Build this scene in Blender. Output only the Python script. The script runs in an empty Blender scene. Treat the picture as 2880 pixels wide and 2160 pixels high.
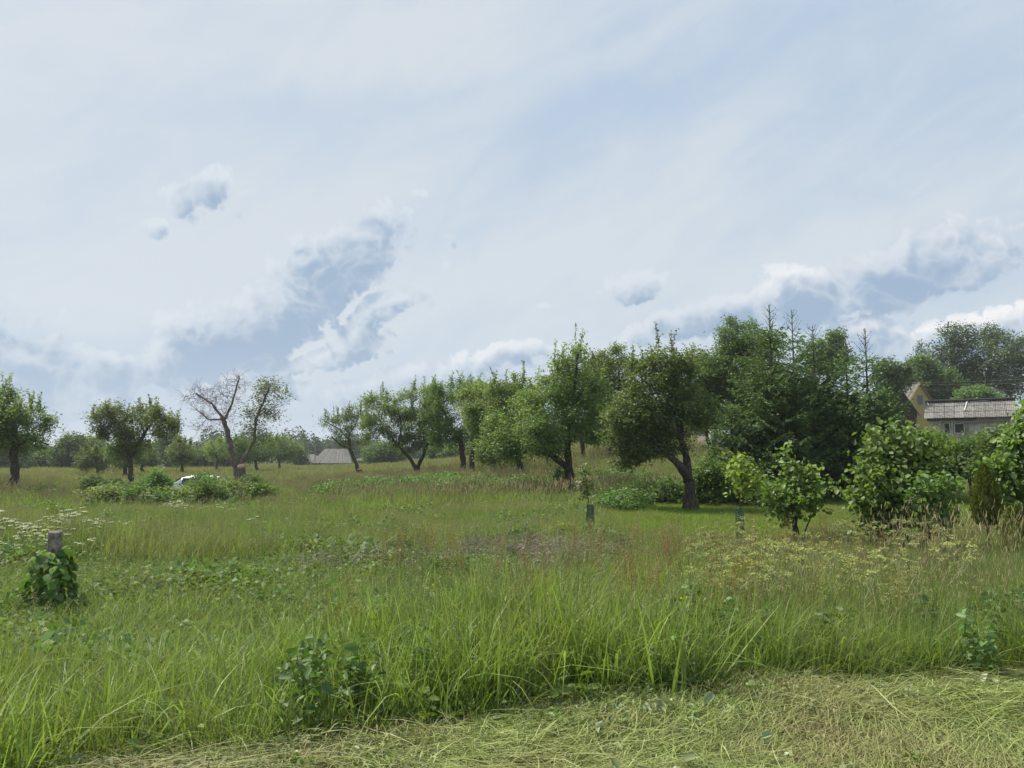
import bpy, bmesh, math, random
import numpy as np
from math import radians, sin, cos, pi, atan2, sqrt
from mathutils import Vector, Matrix

# ------------------------------------------------------------------ camera
F = 2163.0                      # focal length in pixels of the 2880 px wide photo
PITCH = math.atan(210.0 / F)    # horizon 210 px under the middle
EYE = 1.6
HAZE = 0.0004
scene = bpy.context.scene
cam_data = bpy.data.cameras.new('camera')
cam_data.sensor_width = 36.0
cam_data.lens = 36.0 * F / 2880.0
cam_data.clip_start = 0.05
cam_data.clip_end = 3000.0
cam = bpy.data.objects.new('camera', cam_data)
scene.collection.objects.link(cam)
cam.location = (0, 0, EYE)
cam.rotation_euler = (pi / 2 + PITCH, 0, 0)
scene.camera = cam

# ------------------------------------------------------------------ light
SUN_EL, SUN_AZ = radians(57), radians(-62)      # azimuth measured from +Y (view direction) to +X
sun_dir = Vector((sin(SUN_AZ) * cos(SUN_EL), cos(SUN_AZ) * cos(SUN_EL), sin(SUN_EL)))
sl = bpy.data.lights.new('sun', 'SUN')
sl.energy = 5.0
sl.angle = radians(2.5)
sl.color = (1.0, 0.93, 0.80)
sun = bpy.data.objects.new('sun', sl)
scene.collection.objects.link(sun)
sun.rotation_euler = (-sun_dir).to_track_quat('-Z', 'Y').to_euler()
scene.view_settings.view_transform = 'Standard'
scene.view_settings.look = 'None'
scene.view_settings.exposure = 0.42
scene.view_settings.gamma = 1.0
scene.view_settings.use_curve_mapping = False
scene.cycles.use_denoising = True
scene.cycles.max_bounces = 6
scene.cycles.diffuse_bounces = 4
scene.cycles.glossy_bounces = 2
scene.cycles.transmission_bounces = 4
scene.cycles.volume_bounces = 0
scene.cycles.transparent_max_bounces = 4


# ------------------------------------------------------------------ node helpers
class NT:
    """tiny wrapper to write node graphs as expressions"""
    def __init__(self, tree):
        self.t = tree

    def new(self, kind, **kw):
        n = self.t.nodes.new(kind)
        for k, v in kw.items():
            setattr(n, k, v)
        return n

    def put(self, sock, v):
        if isinstance(v, bpy.types.NodeSocket):
            self.t.links.new(v, sock)
        elif v is not None:
            sock.default_value = v

    def m(self, op, a, b=None, c=None, clamp=False):
        n = self.new('ShaderNodeMath', operation=op, use_clamp=clamp)
        for i, v in enumerate((a, b, c)):
            if v is not None:
                self.put(n.inputs[i], v)
        return n.outputs[0]

    def vm(self, op, a, b=None):
        n = self.new('ShaderNodeVectorMath', operation=op)
        self.put(n.inputs[0], a)
        if b is not None:
            self.put(n.inputs[1], b)
        return n.outputs[0]

    def rot_y(self, v, deg, scale):
        c, s = cos(radians(deg)), sin(radians(deg))
        n = self.new('ShaderNodeCombineXYZ')
        self.put(n.inputs[0], self.vdot(v, (c * scale[0], 0, s * scale[0])))
        self.put(n.inputs[1], self.vdot(v, (0, scale[1], 0)))
        self.put(n.inputs[2], self.vdot(v, (-s * scale[2], 0, c * scale[2])))
        return n.outputs[0]

    def vdot(self, a, b):
        n = self.new('ShaderNodeVectorMath', operation='DOT_PRODUCT')
        self.put(n.inputs[0], a); self.put(n.inputs[1], b)
        return n.outputs['Value']

    def ramp01(self, v, lo, hi, smooth=True):
        n = self.new('ShaderNodeMapRange')
        n.interpolation_type = 'SMOOTHSTEP' if smooth else 'LINEAR'
        self.put(n.inputs[0], v); n.inputs[1].default_value = lo; n.inputs[2].default_value = hi
        n.inputs[3].default_value = 0.0; n.inputs[4].default_value = 1.0
        return n.outputs[0]

    def mix(self, f, a, b, blend='MIX'):
        n = self.new('ShaderNodeMix', data_type='RGBA', blend_type=blend)
        self.put(n.inputs[0], f)
        for s, v in ((n.inputs[6], a), (n.inputs[7], b)):
            if isinstance(v, (tuple, list)) and len(v) == 3:
                v = (*v, 1.0)
            self.put(s, v)
        return n.outputs[2]

    def noise(self, vec, scale, detail=4, rough=0.5, dist=0.0, out=0):
        n = self.new('ShaderNodeTexNoise')
        self.put(n.inputs['Vector'], vec)
        n.inputs['Scale'].default_value = scale
        n.inputs['Detail'].default_value = detail
        n.inputs['Roughness'].default_value = rough
        n.inputs['Distortion'].default_value = dist
        return n.outputs[out]

    def mapping(self, vec, loc=(0, 0, 0), rot=(0, 0, 0), scale=(1, 1, 1), kind='POINT'):
        n = self.new('ShaderNodeMapping', vector_type=kind)
        self.put(n.inputs[0], vec)
        n.inputs[1].default_value = loc; n.inputs[2].default_value = rot; n.inputs[3].default_value = scale
        return n.outputs[0]


def srgb(r, g, b):
    f = lambda c: c / 12.92 if c <= 0.04045 else ((c + 0.055) / 1.055) ** 2.4
    return (f(r / 255), f(g / 255), f(b / 255))


# ------------------------------------------------------------------ sky: thin cirrus veil over blue, with cumulus banks
def px_dir(px, py):
    x, y, z = (px - 1440) / F, 1.0, -(py - 1080) / F
    c, s = cos(PITCH), sin(PITCH)
    v = Vector((x, y * c - z * s, y * s + z * c))
    return v.normalized()


def px_ang(px, py):
    v = px_dir(px, py)
    return atan2(v.x, v.y), math.asin(v.z)


def build_world():
    w = bpy.data.worlds.new('World')
    scene.world = w
    w.use_nodes = True
    t = w.node_tree
    t.nodes.clear()
    N = NT(t)
    tc = N.new('ShaderNodeTexCoord')
    sep = N.new('ShaderNodeSeparateXYZ')
    t.links.new(tc.outputs['Generated'], sep.inputs[0])
    az = N.m('ARCTAN2', sep.outputs[0], sep.outputs[1])
    el = N.m('ARCSINE', sep.outputs[2])
    comb = N.new('ShaderNodeCombineXYZ')
    N.put(comb.inputs[0], az); N.put(comb.inputs[1], el); comb.inputs[2].default_value = 1.0
    P = comb.outputs[0]
    D3 = tc.outputs['Generated']                    # seamless direction for the noises

    sky = N.new('ShaderNodeTexSky', sky_type='NISHITA')
    sky.sun_disc = False
    sky.sun_elevation = SUN_EL
    sky.sun_rotation = SUN_AZ
    sky.air_density = 1.0; sky.dust_density = 2.0; sky.ozone_density = 1.5

    def hump(Pin, cx, cy, rx, ry, ang, amp=1.0, off=None):
        """amp * (1 - r*r) of an ellipse centred on pixel (cx,cy) of the photo's sky, radii in px, angle in degrees
        (rising to the right); with off also its value at Pin + off, which differs by a linear term"""
        a, e = px_ang(cx, cy)
        c, s = cos(radians(ang)), sin(radians(ang))
        ux, uy = c * F / rx, s * F / rx
        vx, vy = -s * F / ry, c * F / ry
        q = sqrt(abs(amp))
        U = (ux * q, uy * q, -(ux * a + uy * e) * q); V = (vx * q, vy * q, -(vx * a + vy * e) * q)
        dot = lambda w: N.vdot(Pin, w)
        u = dot(U); v = dot(V)
        r2 = N.m('MULTIPLY_ADD', u, u, N.m('MULTIPLY', v, v))
        h = N.m('SUBTRACT', abs(amp), r2)
        if off is None:
            return h
        du = U[0] * off[0] + U[1] * off[1]; dv = V[0] * off[0] + V[1] * off[1]
        lin = tuple(-2 * (U[i] * du + V[i] * dv) for i in range(3))
        lin = (lin[0], lin[1], lin[2] - du * du - dv * dv)
        return h, N.m('ADD', h, dot(lin))

    def soft(Pin, cx, cy, rx, ry, ang, amp):
        h = hump(Pin, cx, cy, rx, ry, ang, 1.0)
        return N.m('MULTIPLY', N.m('EXPONENT', h), amp / math.e)

    blobs = [   # cx, cy, rx, ry, angle, amp
        (850, 830, 430, 125, 38, 1.0), (1040, 655, 75, 42, 50, .6), (600, 960, 340, 110, 28, .9),
        (430, 1030, 260, 75, 6, .7), (1020, 730, 110, 75, 60, .7),
        (1080, 880, 270, 46, 40, .55), (900, 1005, 270, 50, 12, .6), (1220, 810, 60, 45, 0, .40),
        (600, 560, 105, 70, 10, .42), (590, 620, 62, 50, 40, .48), (415, 645, 75, 36, 0, .36), (1250, 662, 36, 30, 0, .33),
        (1750, 822, 120, 48, 4, .7), (1850, 800, 46, 22, 30, .5), (1512, 866, 34, 10, 12, .4),
        (2000, 905, 230, 62, 10, .8), (2260, 830, 180, 95, 14, .9), (2480, 790, 300, 95, 22, .9), (2700, 740, 300, 80, 24, .8),
        (2530, 715, 120, 60, 25, .65),
        (2380, 960, 120, 80, 10, .8), (2600, 975, 190, 62, 6, .7), (2850, 950, 260, 80, 10, .8),
        (-40, 890, 150, 70, -12, .6), (20, 1010, 230, 90, -5, .8), (250, 1120, 360, 60, 4, .5),
        (1390, 1030, 210, 60, 8, .65), (1180, 1080, 330, 55, 8, .5), (760, 1110, 560, 60, 4, .5),
        (-900, 900, 420, 110, 12, .8), (3500, 820, 420, 120, 15, .8),     # beyond the picture the banks go on
    ]

    def fbm(Din, billow_detail, fine_detail):
        n = N.new('ShaderNodeTexNoise')
        n.noise_type = 'FBM'; n.normalize = False
        N.put(n.inputs['Vector'], Din)
        n.inputs['Scale'].default_value = 11.0; n.inputs['Detail'].default_value = fine_detail
        n.inputs['Roughness'].default_value = 0.56; n.inputs['Lacunarity'].default_value = 2.1
        r = N.new('ShaderNodeTexNoise')
        r.noise_type = 'FBM'; r.normalize = False
        N.put(r.inputs['Vector'], Din)
        r.inputs['Scale'].default_value = 30.0; r.inputs['Detail'].default_value = billow_detail
        r.inputs['Roughness'].default_value = 0.5
        bil = N.m('SUBTRACT', 0.22, N.m('ABSOLUTE', r.outputs[0]))       # rounded heads with sharp creases, inverted
        return N.m('ADD', N.m('MULTIPLY', n.outputs[0], 0.55), N.m('MULTIPLY', bil, -0.75))

    wob = N.noise(D3, 8.0, 2, 0.55, out=1)
    wv = N.vm('SUBTRACT', wob, (0.5, 0.5, 0.5))
    Pw = N.vm('ADD', P, N.vm('MULTIPLY', wv, (0.09, 0.06, 0.0)))
    OFF = (-0.010, 0.016)                            # towards the sun: up and to the left
    M0 = M1 = None
    for b in blobs:
        h0, h1 = hump(Pw, *b, off=OFF)
        M0 = h0 if M0 is None else N.m('MAXIMUM', M0, h0)
        M1 = h1 if M1 is None else N.m('MAXIMUM', M1, h1)
    Dw = N.vm('ADD', D3, N.vm('MULTIPLY', wv, (0.05, 0.0, 0.05)))
    d0 = N.m('ADD', M0, fbm(Dw, 3.0, 7.0))
    d1 = N.m('ADD', M1, fbm(N.vm('ADD', Dw, (-0.010, 0.0, 0.015)), 2.0, 5.0))
    alpha = N.ramp01(d0, 0.08, 0.40)
    relief = N.m('MULTIPLY', N.m('SUBTRACT', d1, d0), 0.16)
    shade = N.ramp01(N.m('ADD', N.m('MULTIPLY', d1, 0.8), relief), -0.46, 0.62)

    # veil
    vv = N.rot_y(D3, 22, (1.3, 1.3, 4.5))
    v1 = N.noise(vv, 1.6, 7, 0.55, 0.6)
    v2 = N.noise(N.rot_y(D3, 30, (2.5, 2.5, 6.0)), 3.4, 6, 0.62, 1.0)
    streaks = [  # bright + / blue -
        (1080, 560, 560, 85, 22, .5), (1700, 470, 700, 60, 16, .22), (1420, 110, 420, 120, 10, .42), (650, 120, 600, 120, 4, .35),
        (400, 730, 520, 240, 0, .38), (1500, 740, 420, 120, 10, .45), (2250, 480, 520, 90, 18, .15), (1800, 990, 500, 60, 0, .2),
        (1740, 320, 560, 130, 20, -.55), (2500, 130, 560, 160, 0, -.25), (950, 330, 620, 60, 6, -.25), (2400, 700, 700, 150, 12, .35),
        (600, 1180, 1100, 120, 0, -.55), (-200, 1020, 500, 130, 0, -.3), (2700, 1000, 500, 150, 0, -.1),
    ]
    S = None
    wv2 = N.vm('SUBTRACT', N.noise(D3, 5.0, 5, 0.6, out=1), (0.5, 0.5, 0.5))
    Ps = N.vm('ADD', P, N.vm('MULTIPLY', wv2, (0.16, 0.12, 0.0)))
    for s in streaks:
        b = soft(Ps, *s)
        S = b if S is None else N.m('ADD', S, b)
    veil = N.m('ADD', N.m('ADD', N.m('MULTIPLY', N.m('SUBTRACT', v1, 0.5), 1.9), N.m('MULTIPLY', N.m('SUBTRACT', v2, 0.5), 0.9)), N.m('ADD', S, 0.55))
    veilf = N.m('MULTIPLY', veil, 1.0, clamp=True)
    K = 10.0 / 2 ** 0.42                             # the colours below are as seen at the exposure set above
    sc = lambda c: tuple(x * K for x in c)
    thin = sc(srgb(184, 204, 226)); thick = sc(srgb(216, 225, 232))
    base = N.mix(veilf, thin, thick)
    # brighter and paler towards the left, where the sun is veiled
    glow = N.m('MULTIPLY', soft(P, 200, 500, 1500, 1300, 0, 1.0), 0.35)
    base = N.mix(glow, base, sc(srgb(212, 220, 228)))
    base = N.mix(0.93, sky.outputs[0], base)
    lit = sc(srgb(218, 226, 235)); lit_l = sc(srgb(219, 228, 236))
    right = N.ramp01(az, -0.1, 0.45)
    cl_lit = N.mix(right, lit_l, lit)
    cl_dark = N.mix(N.ramp01(N.m('ADD', d1, relief), 0.15, 1.0), sc(srgb(186, 201, 218)), sc(srgb(158, 181, 207)))
    spot = None
    for s_ in ((2230, 800, 110, 60, 10, 1.0), (2375, 915, 120, 40, 10, 1.0), (2570, 925, 120, 30, 8, 1.0), (2690, 705, 60, 50, 20, .9), (2850, 885, 200, 50, 12, .8), (1380, 985, 200, 40, 8, .5), (3500, 760, 400, 80, 10, .8)):
        b = soft(Pw, *s_)
        spot = b if spot is None else N.m('ADD', spot, b)
    cl_lit = N.mix(N.m('MULTIPLY', spot, 1.0, clamp=True), cl_lit, sc(srgb(248, 248, 249)))
    ccol = N.mix(shade, cl_lit, cl_dark)
    # clouds near the horizon fade into the haze
    fade = N.ramp01(el, 0.0, 0.16)
    aa = N.m('MULTIPLY', alpha, N.m('ADD', 0.45, N.m('MULTIPLY', fade, 0.52)))
    col = N.mix(aa, base, ccol)
    bg = N.new('ShaderNodeBackground')
    N.put(bg.inputs[0], col)
    bg.inputs[1].default_value = 0.1
    out = N.new('ShaderNodeOutputWorld')
    t.links.new(bg.outputs[0], out.inputs[0])
    w.cycles.sampling_method = 'MANUAL'
    w.cycles.sample_map_resolution = 512


build_world()

# ------------------------------------------------------------------ terrain
def sstep(a, b, v):
    t = np.clip((v - a) / (b - a), 0, 1)
    return t * t * (3 - 2 * t)


def ground(x, y):
    """height of the ground: flat by the road, a dip on the left, a slope rising away on the right"""
    x = np.asarray(x, float); y = np.asarray(y, float)
    u = x / np.maximum(y + 1.0, 1.0)
    s = 0.108 * sstep(-0.27, 0.22, u)
    t = np.maximum(y - 23.0, 0)
    t = np.where(t < 6, t * t / 12.0, t - 3.0)
    z = s * 48.0 * (1 - np.exp(-t / 48.0))
    z = z - 0.9 * np.exp(-(((x + 20.0) / 9) ** 2 + ((y - 45) / 7.5) ** 2))
    z = z + sstep(9, 20, y) * (0.05 * np.sin(x * 0.55 + 1.3) * np.sin(y * 0.4) + 0.04 * np.sin(x * 0.21 + y * 0.27))
    # swath ridges of the mown verge
    e = hay_edge(x)
    z = z + 0.07 * np.exp(-((y - e + 0.42) / 0.28) ** 2) + 0.05 * np.exp(-((y - e + 1.55) / 0.30) ** 2)
    z = z + 0.022 * np.sin(x * 5.3 + 2 * np.sin(y * 4.1)) * np.sin(y * 6.1 + np.sin(x * 3.0)) * (y < e) * (y > 2)
    return z


def hay_edge(x):
    """far edge of the mown strip as y(x)"""
    return np.interp(x, [-2.9, -2.5, -2.1, -1.3, -.97, -.48, 0, .7, 1.15, 1.44, 2.14, 3.75, 9.0], [1.5, 3.0, 4.0, 4.05, 4.3, 4.6, 4.82, 5.02, 5.12, 5.36, 5.4, 5.55, 5.8]) \
        + 0.07 * np.sin(np.asarray(x) * 4.1) + 0.05 * np.sin(np.asarray(x) * 9.7)


def wp(px, py, Y):
    """the point seen at pixel (px,py) of the photo on the plane y = Y"""
    d = px_dir(px, py)
    t = Y / d.y
    return Vector((d.x * t, Y, EYE + d.z * t))


def gz(x, y):
    return float(ground(x, y))


def hit(px, py, y0=3.0, y1=300.0):
    """where the line of sight meets the ground"""
    d = px_dir(px, py)
    Y = np.geomspace(y0, y1, 600)
    t = Y / d.y
    g = ground(d.x * t, Y); z = EYE + d.z * t
    k = np.argmax(z < g)
    if z[k] >= g[k]:
        k = len(Y) - 1
    return Vector((float(d.x * t[k]), float(Y[k]), float(g[k])))


def base_at(px, py, Y):
    """ground point on the plane y=Y under pixel column px (py is only the row the column is read at)"""
    p = wp(px, py, Y)
    return Vector((p.x, Y, gz(p.x, Y)))


# ------------------------------------------------------------------ mesh helpers
def new_obj(name, me, parent=None, loc=None):
    o = bpy.data.objects.new(name, me)
    scene.collection.objects.link(o)
    if parent is not None:
        o.parent = parent
    if loc is not None:
        o.location = loc
    return o


def thing(name, label, cat, loc=(0, 0, 0), rotz=0.0, group=None):
    o = bpy.data.objects.new(name, None)
    o.empty_display_size = 0.2
    scene.collection.objects.link(o)
    o.location = loc
    o.rotation_euler = (0, 0, rotz)
    tag(o, label, cat, group)
    return o


def tag(o, label=None, cat=None, group=None, kind=None):
    if label: o['label'] = label
    if cat: o['category'] = cat
    if group: o['group'] = group
    if kind: o['kind'] = kind
    return o


def copy_tree(o, parent=None, loc=None):
    c = o.copy()
    scene.collection.objects.link(c)
    if parent is not None:
        c.parent = parent
    if loc is not None:
        c.location = loc
    for ch in list(o.children):
        copy_tree(ch, c)
    return c


def np_mesh(name, V, polys, mat=None, tint=None, smooth=False, mats=None, mat_idx=None):
    """mesh from a vertex array and a list of (M,k) face arrays; tint is one value per face"""
    me = bpy.data.meshes.new(name)
    V = np.ascontiguousarray(V, dtype=np.float32)
    polys = [np.ascontiguousarray(p, dtype=np.int32) for p in (polys if isinstance(polys, list) else [polys]) if len(p)]
    me.vertices.add(len(V)); me.vertices.foreach_set('co', V.ravel())
    nl = sum(p.size for p in polys); nf = sum(len(p) for p in polys)
    me.loops.add(nl); me.loops.foreach_set('vertex_index', np.concatenate([p.ravel() for p in polys]))
    starts = []; s = 0
    for p in polys:
        starts.append(s + np.arange(len(p)) * p.shape[1]); s += p.size
    me.polygons.add(nf); me.polygons.foreach_set('loop_start', np.concatenate(starts).astype(np.int32))
    if smooth:
        me.polygons.foreach_set('use_smooth', np.ones(nf, bool))
    if mats:
        for m in mats: me.materials.append(m)
        if mat_idx is not None:
            me.polygons.foreach_set('material_index', np.asarray(mat_idx, np.int32))
    elif mat:
        me.materials.append(mat)
    me.update(calc_edges=True)
    if tint is not None:
        a = me.attributes.new('tint', 'FLOAT', 'FACE')
        a.data.foreach_set('value', np.asarray(tint, np.float32))
    return me


class MB:
    """collects boxes, prisms and tubes into one mesh"""
    def __init__(self):
        self.V = []; self.Fc = []; self.n = 0

    def add(self, V, faces):
        V = np.asarray(V, float)
        self.V.append(V)
        for f in faces:
            self.Fc.append([i + self.n for i in f])
        self.n += len(V)
        return self

    def box(self, lo, hi, M=None):
        x0, y0, z0 = lo; x1, y1, z1 = hi
        V = np.array([(x0, y0, z0), (x1, y0, z0), (x1, y1, z0), (x0, y1, z0), (x0, y0, z1), (x1, y0, z1), (x1, y1, z1), (x0, y1, z1)], float)
        if M is not None:
            V = np.array([tuple(M @ Vector(v)) for v in V])
        return self.add(V, [(0, 3, 2, 1), (4, 5, 6, 7), (0, 1, 5, 4), (1, 2, 6, 5), (2, 3, 7, 6), (3, 0, 4, 7)])

    def beam(self, a, b, w, h=None):
        """box beam from a to b"""
        a, b = Vector(a), Vector(b)
        h = h or w
        d = (b - a); L = d.length; d.normalize()
        up = Vector((0, 0, 1)) if abs(d.z) < 0.9 else Vector((0, 1, 0))
        s = d.cross(up).normalized(); t = s.cross(d)
        V = [a + s * (w / 2) * i + t * (h / 2) * j + d * L * k for k in (0, 1) for i, j in ((-1, -1), (1, -1), (1, 1), (-1, 1))]
        return self.add([tuple(v) for v in V], [(3, 2, 1, 0), (4, 5, 6, 7), (0, 1, 5, 4), (1, 2, 6, 5), (2, 3, 7, 6), (3, 0, 4, 7)])

    def tube(self, pts, rad, n=8, cap=True):
        pts = [Vector(p) for p in pts]
        rad = [rad] * len(pts) if not hasattr(rad, '__len__') else rad
        V = []; F_ = []
        ref = Vector((0.13, 1, 0.07)).normalized()
        for i, p in enumerate(pts):
            d = (pts[min(i + 1, len(pts) - 1)] - pts[max(i - 1, 0)]).normalized()
            if abs(d.dot(ref)) > 0.95:
                ref = Vector((1, 0.1, 0)).normalized()
            s = d.cross(ref).normalized(); t = s.cross(d)
            for k in range(n):
                a = 2 * pi * k / n
                V.append(tuple(p + (s * cos(a) + t * sin(a)) * rad[i]))
        for i in range(len(pts) - 1):
            for k in range(n):
                a, b = i * n + k, i * n + (k + 1) % n
                F_.append((a, a + n, b + n, b))
        if cap:
            F_.append(tuple(range(n))); F_.append(tuple(reversed(range((len(pts) - 1) * n, len(pts) * n))))
        return self.add(V, F_)

    def prism(self, poly, axis_from, axis_to):
        """polygon of (x,z) extruded along y"""
        n = len(poly)
        V = [(x, axis_from, z) for x, z in poly] + [(x, axis_to, z) for x, z in poly]
        F_ = [tuple(range(n)), tuple(reversed(range(n, 2 * n)))] + [((i + 1) % n, i, i + n, (i + 1) % n + n) for i in range(n)]
        return self.add(V, F_)

    def mesh(self, name, mat, smooth=False, bevel=0):
        me = bpy.data.meshes.new(name)
        me.from_pydata(np.concatenate(self.V).tolist(), [], self.Fc)
        me.materials.append(mat)
        bm = bmesh.new(); bm.from_mesh(me)
        bmesh.ops.recalc_face_normals(bm, faces=bm.faces)
        if bevel:
            bmesh.ops.bevel(bm, geom=list(bm.edges), offset=bevel, segments=1, affect='EDGES')
        bm.to_mesh(me); bm.free()
        if smooth:
            me.polygons.foreach_set('use_smooth', np.ones(len(me.polygons), bool))
        me.update()
        return me

    def build(self, name, mat, parent=None, smooth=False, bevel=0, loc=None):
        return new_obj(name, self.mesh(name, mat, smooth, bevel), parent, loc)


# ------------------------------------------------------------------ materials
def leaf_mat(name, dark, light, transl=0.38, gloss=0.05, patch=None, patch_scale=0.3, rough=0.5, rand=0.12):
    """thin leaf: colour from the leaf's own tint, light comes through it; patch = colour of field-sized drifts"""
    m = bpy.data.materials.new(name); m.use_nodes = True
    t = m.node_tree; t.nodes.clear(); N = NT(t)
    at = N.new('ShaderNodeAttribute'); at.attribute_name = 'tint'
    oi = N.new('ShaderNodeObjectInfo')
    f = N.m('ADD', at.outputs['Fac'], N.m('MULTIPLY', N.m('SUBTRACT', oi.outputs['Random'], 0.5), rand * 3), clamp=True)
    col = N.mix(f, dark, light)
    if patch is not None:
        geo = N.new('ShaderNodeNewGeometry')
        n1 = N.ramp01(N.noise(geo.outputs['Position'], patch_scale, 3, 0.6), 0.38, 0.66)
        col = N.mix(n1, col, N.mix(0.75, col, patch))
    hs = N.new('ShaderNodeHueSaturation')
    N.put(hs.inputs['Color'], col)
    N.put(hs.inputs['Value'], N.m('ADD', 1 - rand, N.m('MULTIPLY', oi.outputs['Random'], 2 * rand)))
    N.put(hs.inputs['Hue'], N.m('ADD', 0.5 - rand * 0.10, N.m('MULTIPLY', oi.outputs['Random'], rand * 0.2)))
    col = hs.outputs[0]
    di = N.new('ShaderNodeBsdfDiffuse'); N.put(di.inputs[0], col)
    tr = N.new('ShaderNodeBsdfTranslucent')
    N.put(tr.inputs[0], N.mix(1.0, col, (1.15, 1.25, 0.55), blend='MULTIPLY'))
    mx = N.new('ShaderNodeMixShader'); mx.inputs[0].default_value = transl
    t.links.new(di.outputs[0], mx.inputs[1]); t.links.new(tr.outputs[0], mx.inputs[2])
    gl = N.new('ShaderNodeBsdfGlossy'); gl.inputs['Roughness'].default_value = max(rough, .55)
    gl.inputs[0].default_value = (1, 1, 1, 1)
    m2 = N.new('ShaderNodeMixShader'); m2.inputs[0].default_value = gloss * 0.45
    t.links.new(mx.outputs[0], m2.inputs[1]); t.links.new(gl.outputs[0], m2.inputs[2])
    out = N.new('ShaderNodeOutputMaterial'); t.links.new(m2.outputs[0], out.inputs[0])
    return m


def solid_mat(name, a, b, scale=8.0, rough=0.85, detail=6, stretch=(1, 1, 1), bump=0.3, bump_dist=0.02, metal=0.0, spec=0.3, streak=None):
    """weathered solid: two tones mixed by noise in object space, with relief"""
    m = bpy.data.materials.new(name); m.use_nodes = True
    t = m.node_tree; N = NT(t)
    p = t.nodes['Principled BSDF']
    tc = N.new('ShaderNodeTexCoord')
    v = N.mapping(tc.outputs['Object'], scale=stretch)
    n = N.noise(v, scale, detail, 0.6)
    col = N.mix(N.ramp01(n, 0.32, 0.68), a, b)
    if streak is not None:
        n2 = N.ramp01(N.noise(v, scale * 0.37, 5, 0.7, 0.5), 0.52, 0.62)
        col = N.mix(n2, col, streak)
    N.put(p.inputs['Base Color'], col)
    p.inputs['Roughness'].default_value = rough
    p.inputs['Metallic'].default_value = metal
    p.inputs['Specular IOR Level'].default_value = spec
    if bump:
        bp = N.new('ShaderNodeBump'); bp.inputs['Strength'].default_value = bump; bp.inputs['Distance'].default_value = bump_dist
        N.put(bp.inputs['Height'], N.noise(v, scale * 2.5, 6, 0.65))
        t.links.new(bp.outputs[0], p.inputs['Normal'])
    return m


M = {}
M['bark'] = solid_mat('bark', (0.035, 0.028, 0.023), (0.105, 0.088, 0.072), 9, 0.95, stretch=(2.2, 2.2, 0.6), bump=0.9, bump_dist=0.05)
M['bark_grey'] = solid_mat('grey_bark', (0.06, 0.052, 0.046), (0.17, 0.15, 0.135), 7, 0.95, stretch=(2, 2, 0.7), bump=0.8, bump_dist=0.04)
M['dead_wood'] = solid_mat('dead_wood', (0.085, 0.062, 0.058), (0.20, 0.16, 0.15), 6, 0.95, bump=0.3)
M['cut_wood'] = solid_mat('cut_wood', (0.42, 0.28, 0.16), (0.58, 0.42, 0.27), 12, 0.85, bump=0.2)
M['red_bark'] = solid_mat('red_brown_bark', (0.07, 0.018, 0.013), (0.14, 0.045, 0.03), 9, 0.9, bump=0.5)
M['stem'] = solid_mat('green_stem', (0.10, 0.14, 0.045), (0.22, 0.24, 0.10), 10, 0.7, bump=0)
M['twig'] = solid_mat('brown_twig', (0.05, 0.036, 0.025), (0.13, 0.10, 0.07), 10, 0.9, bump=0)
M['apple'] = leaf_mat('apple_leaf', (0.082, 0.125, 0.042), (0.235, 0.305, 0.108), 0.47, 0.07)
M['apple_olive'] = leaf_mat('apple_leaf_olive', (0.09, 0.125, 0.044), (0.25, 0.3, 0.112), 0.47, 0.06)
M['maple'] = leaf_mat('broad_leaf', (0.07, 0.125, 0.038), (0.185, 0.275, 0.09), 0.47, 0.06)
M['poplar'] = leaf_mat('poplar_leaf', (0.062, 0.105, 0.046), (0.165, 0.23, 0.098), 0.30, 0.10)
M['dark_tree'] = leaf_mat('dark_tree_leaf', (0.066, 0.104, 0.04), (0.175, 0.24, 0.09), 0.47, 0.04)
M['far_tree'] = leaf_mat('far_tree_leaf', (0.048, 0.072, 0.046), (0.1, 0.135, 0.08), 0.25, 0.02)
M['spruce'] = leaf_mat('spruce_needle', (0.07, 0.122, 0.044), (0.205, 0.305, 0.105), 0.22, 0.05, rand=0.08)
M['thuja'] = leaf_mat('thuja_scale', (0.065, 0.095, 0.018), (0.190, 0.235, 0.050), 0.40, 0.04)
M['hazel'] = leaf_mat('hazel_leaf', (0.085, 0.145, 0.034), (0.23, 0.325, 0.088), 0.47, 0.06)
M['yellow_leaf'] = leaf_mat('yellow_green_leaf', (0.13, 0.18, 0.035), (0.28, 0.34, 0.06), 0.45, 0.05)
M['oak'] = leaf_mat('oak_leaf', (0.06, 0.12, 0.028), (0.16, 0.26, 0.075), 0.42, 0.06)
M['bush'] = leaf_mat('bush_leaf', (0.06, 0.115, 0.034), (0.17, 0.265, 0.078), 0.47, 0.05)
M['elder'] = leaf_mat('elder_leaf', (0.05, 0.11, 0.022), (0.17, 0.26, 0.06), 0.47, 0.06)
M['vine'] = leaf_mat('vine_leaf', (0.06, 0.135, 0.028), (0.2, 0.31, 0.065), 0.40, 0.05)


# ------------------------------------------------------------------ leaves and branches
def rnd_unit(rng, n):
    v = rng.normal(size=(n, 3))
    return v / np.linalg.norm(v, axis=1, keepdims=True)


def norm(v):
    return v / np.maximum(np.linalg.norm(v, axis=1, keepdims=True), 1e-9)


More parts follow.
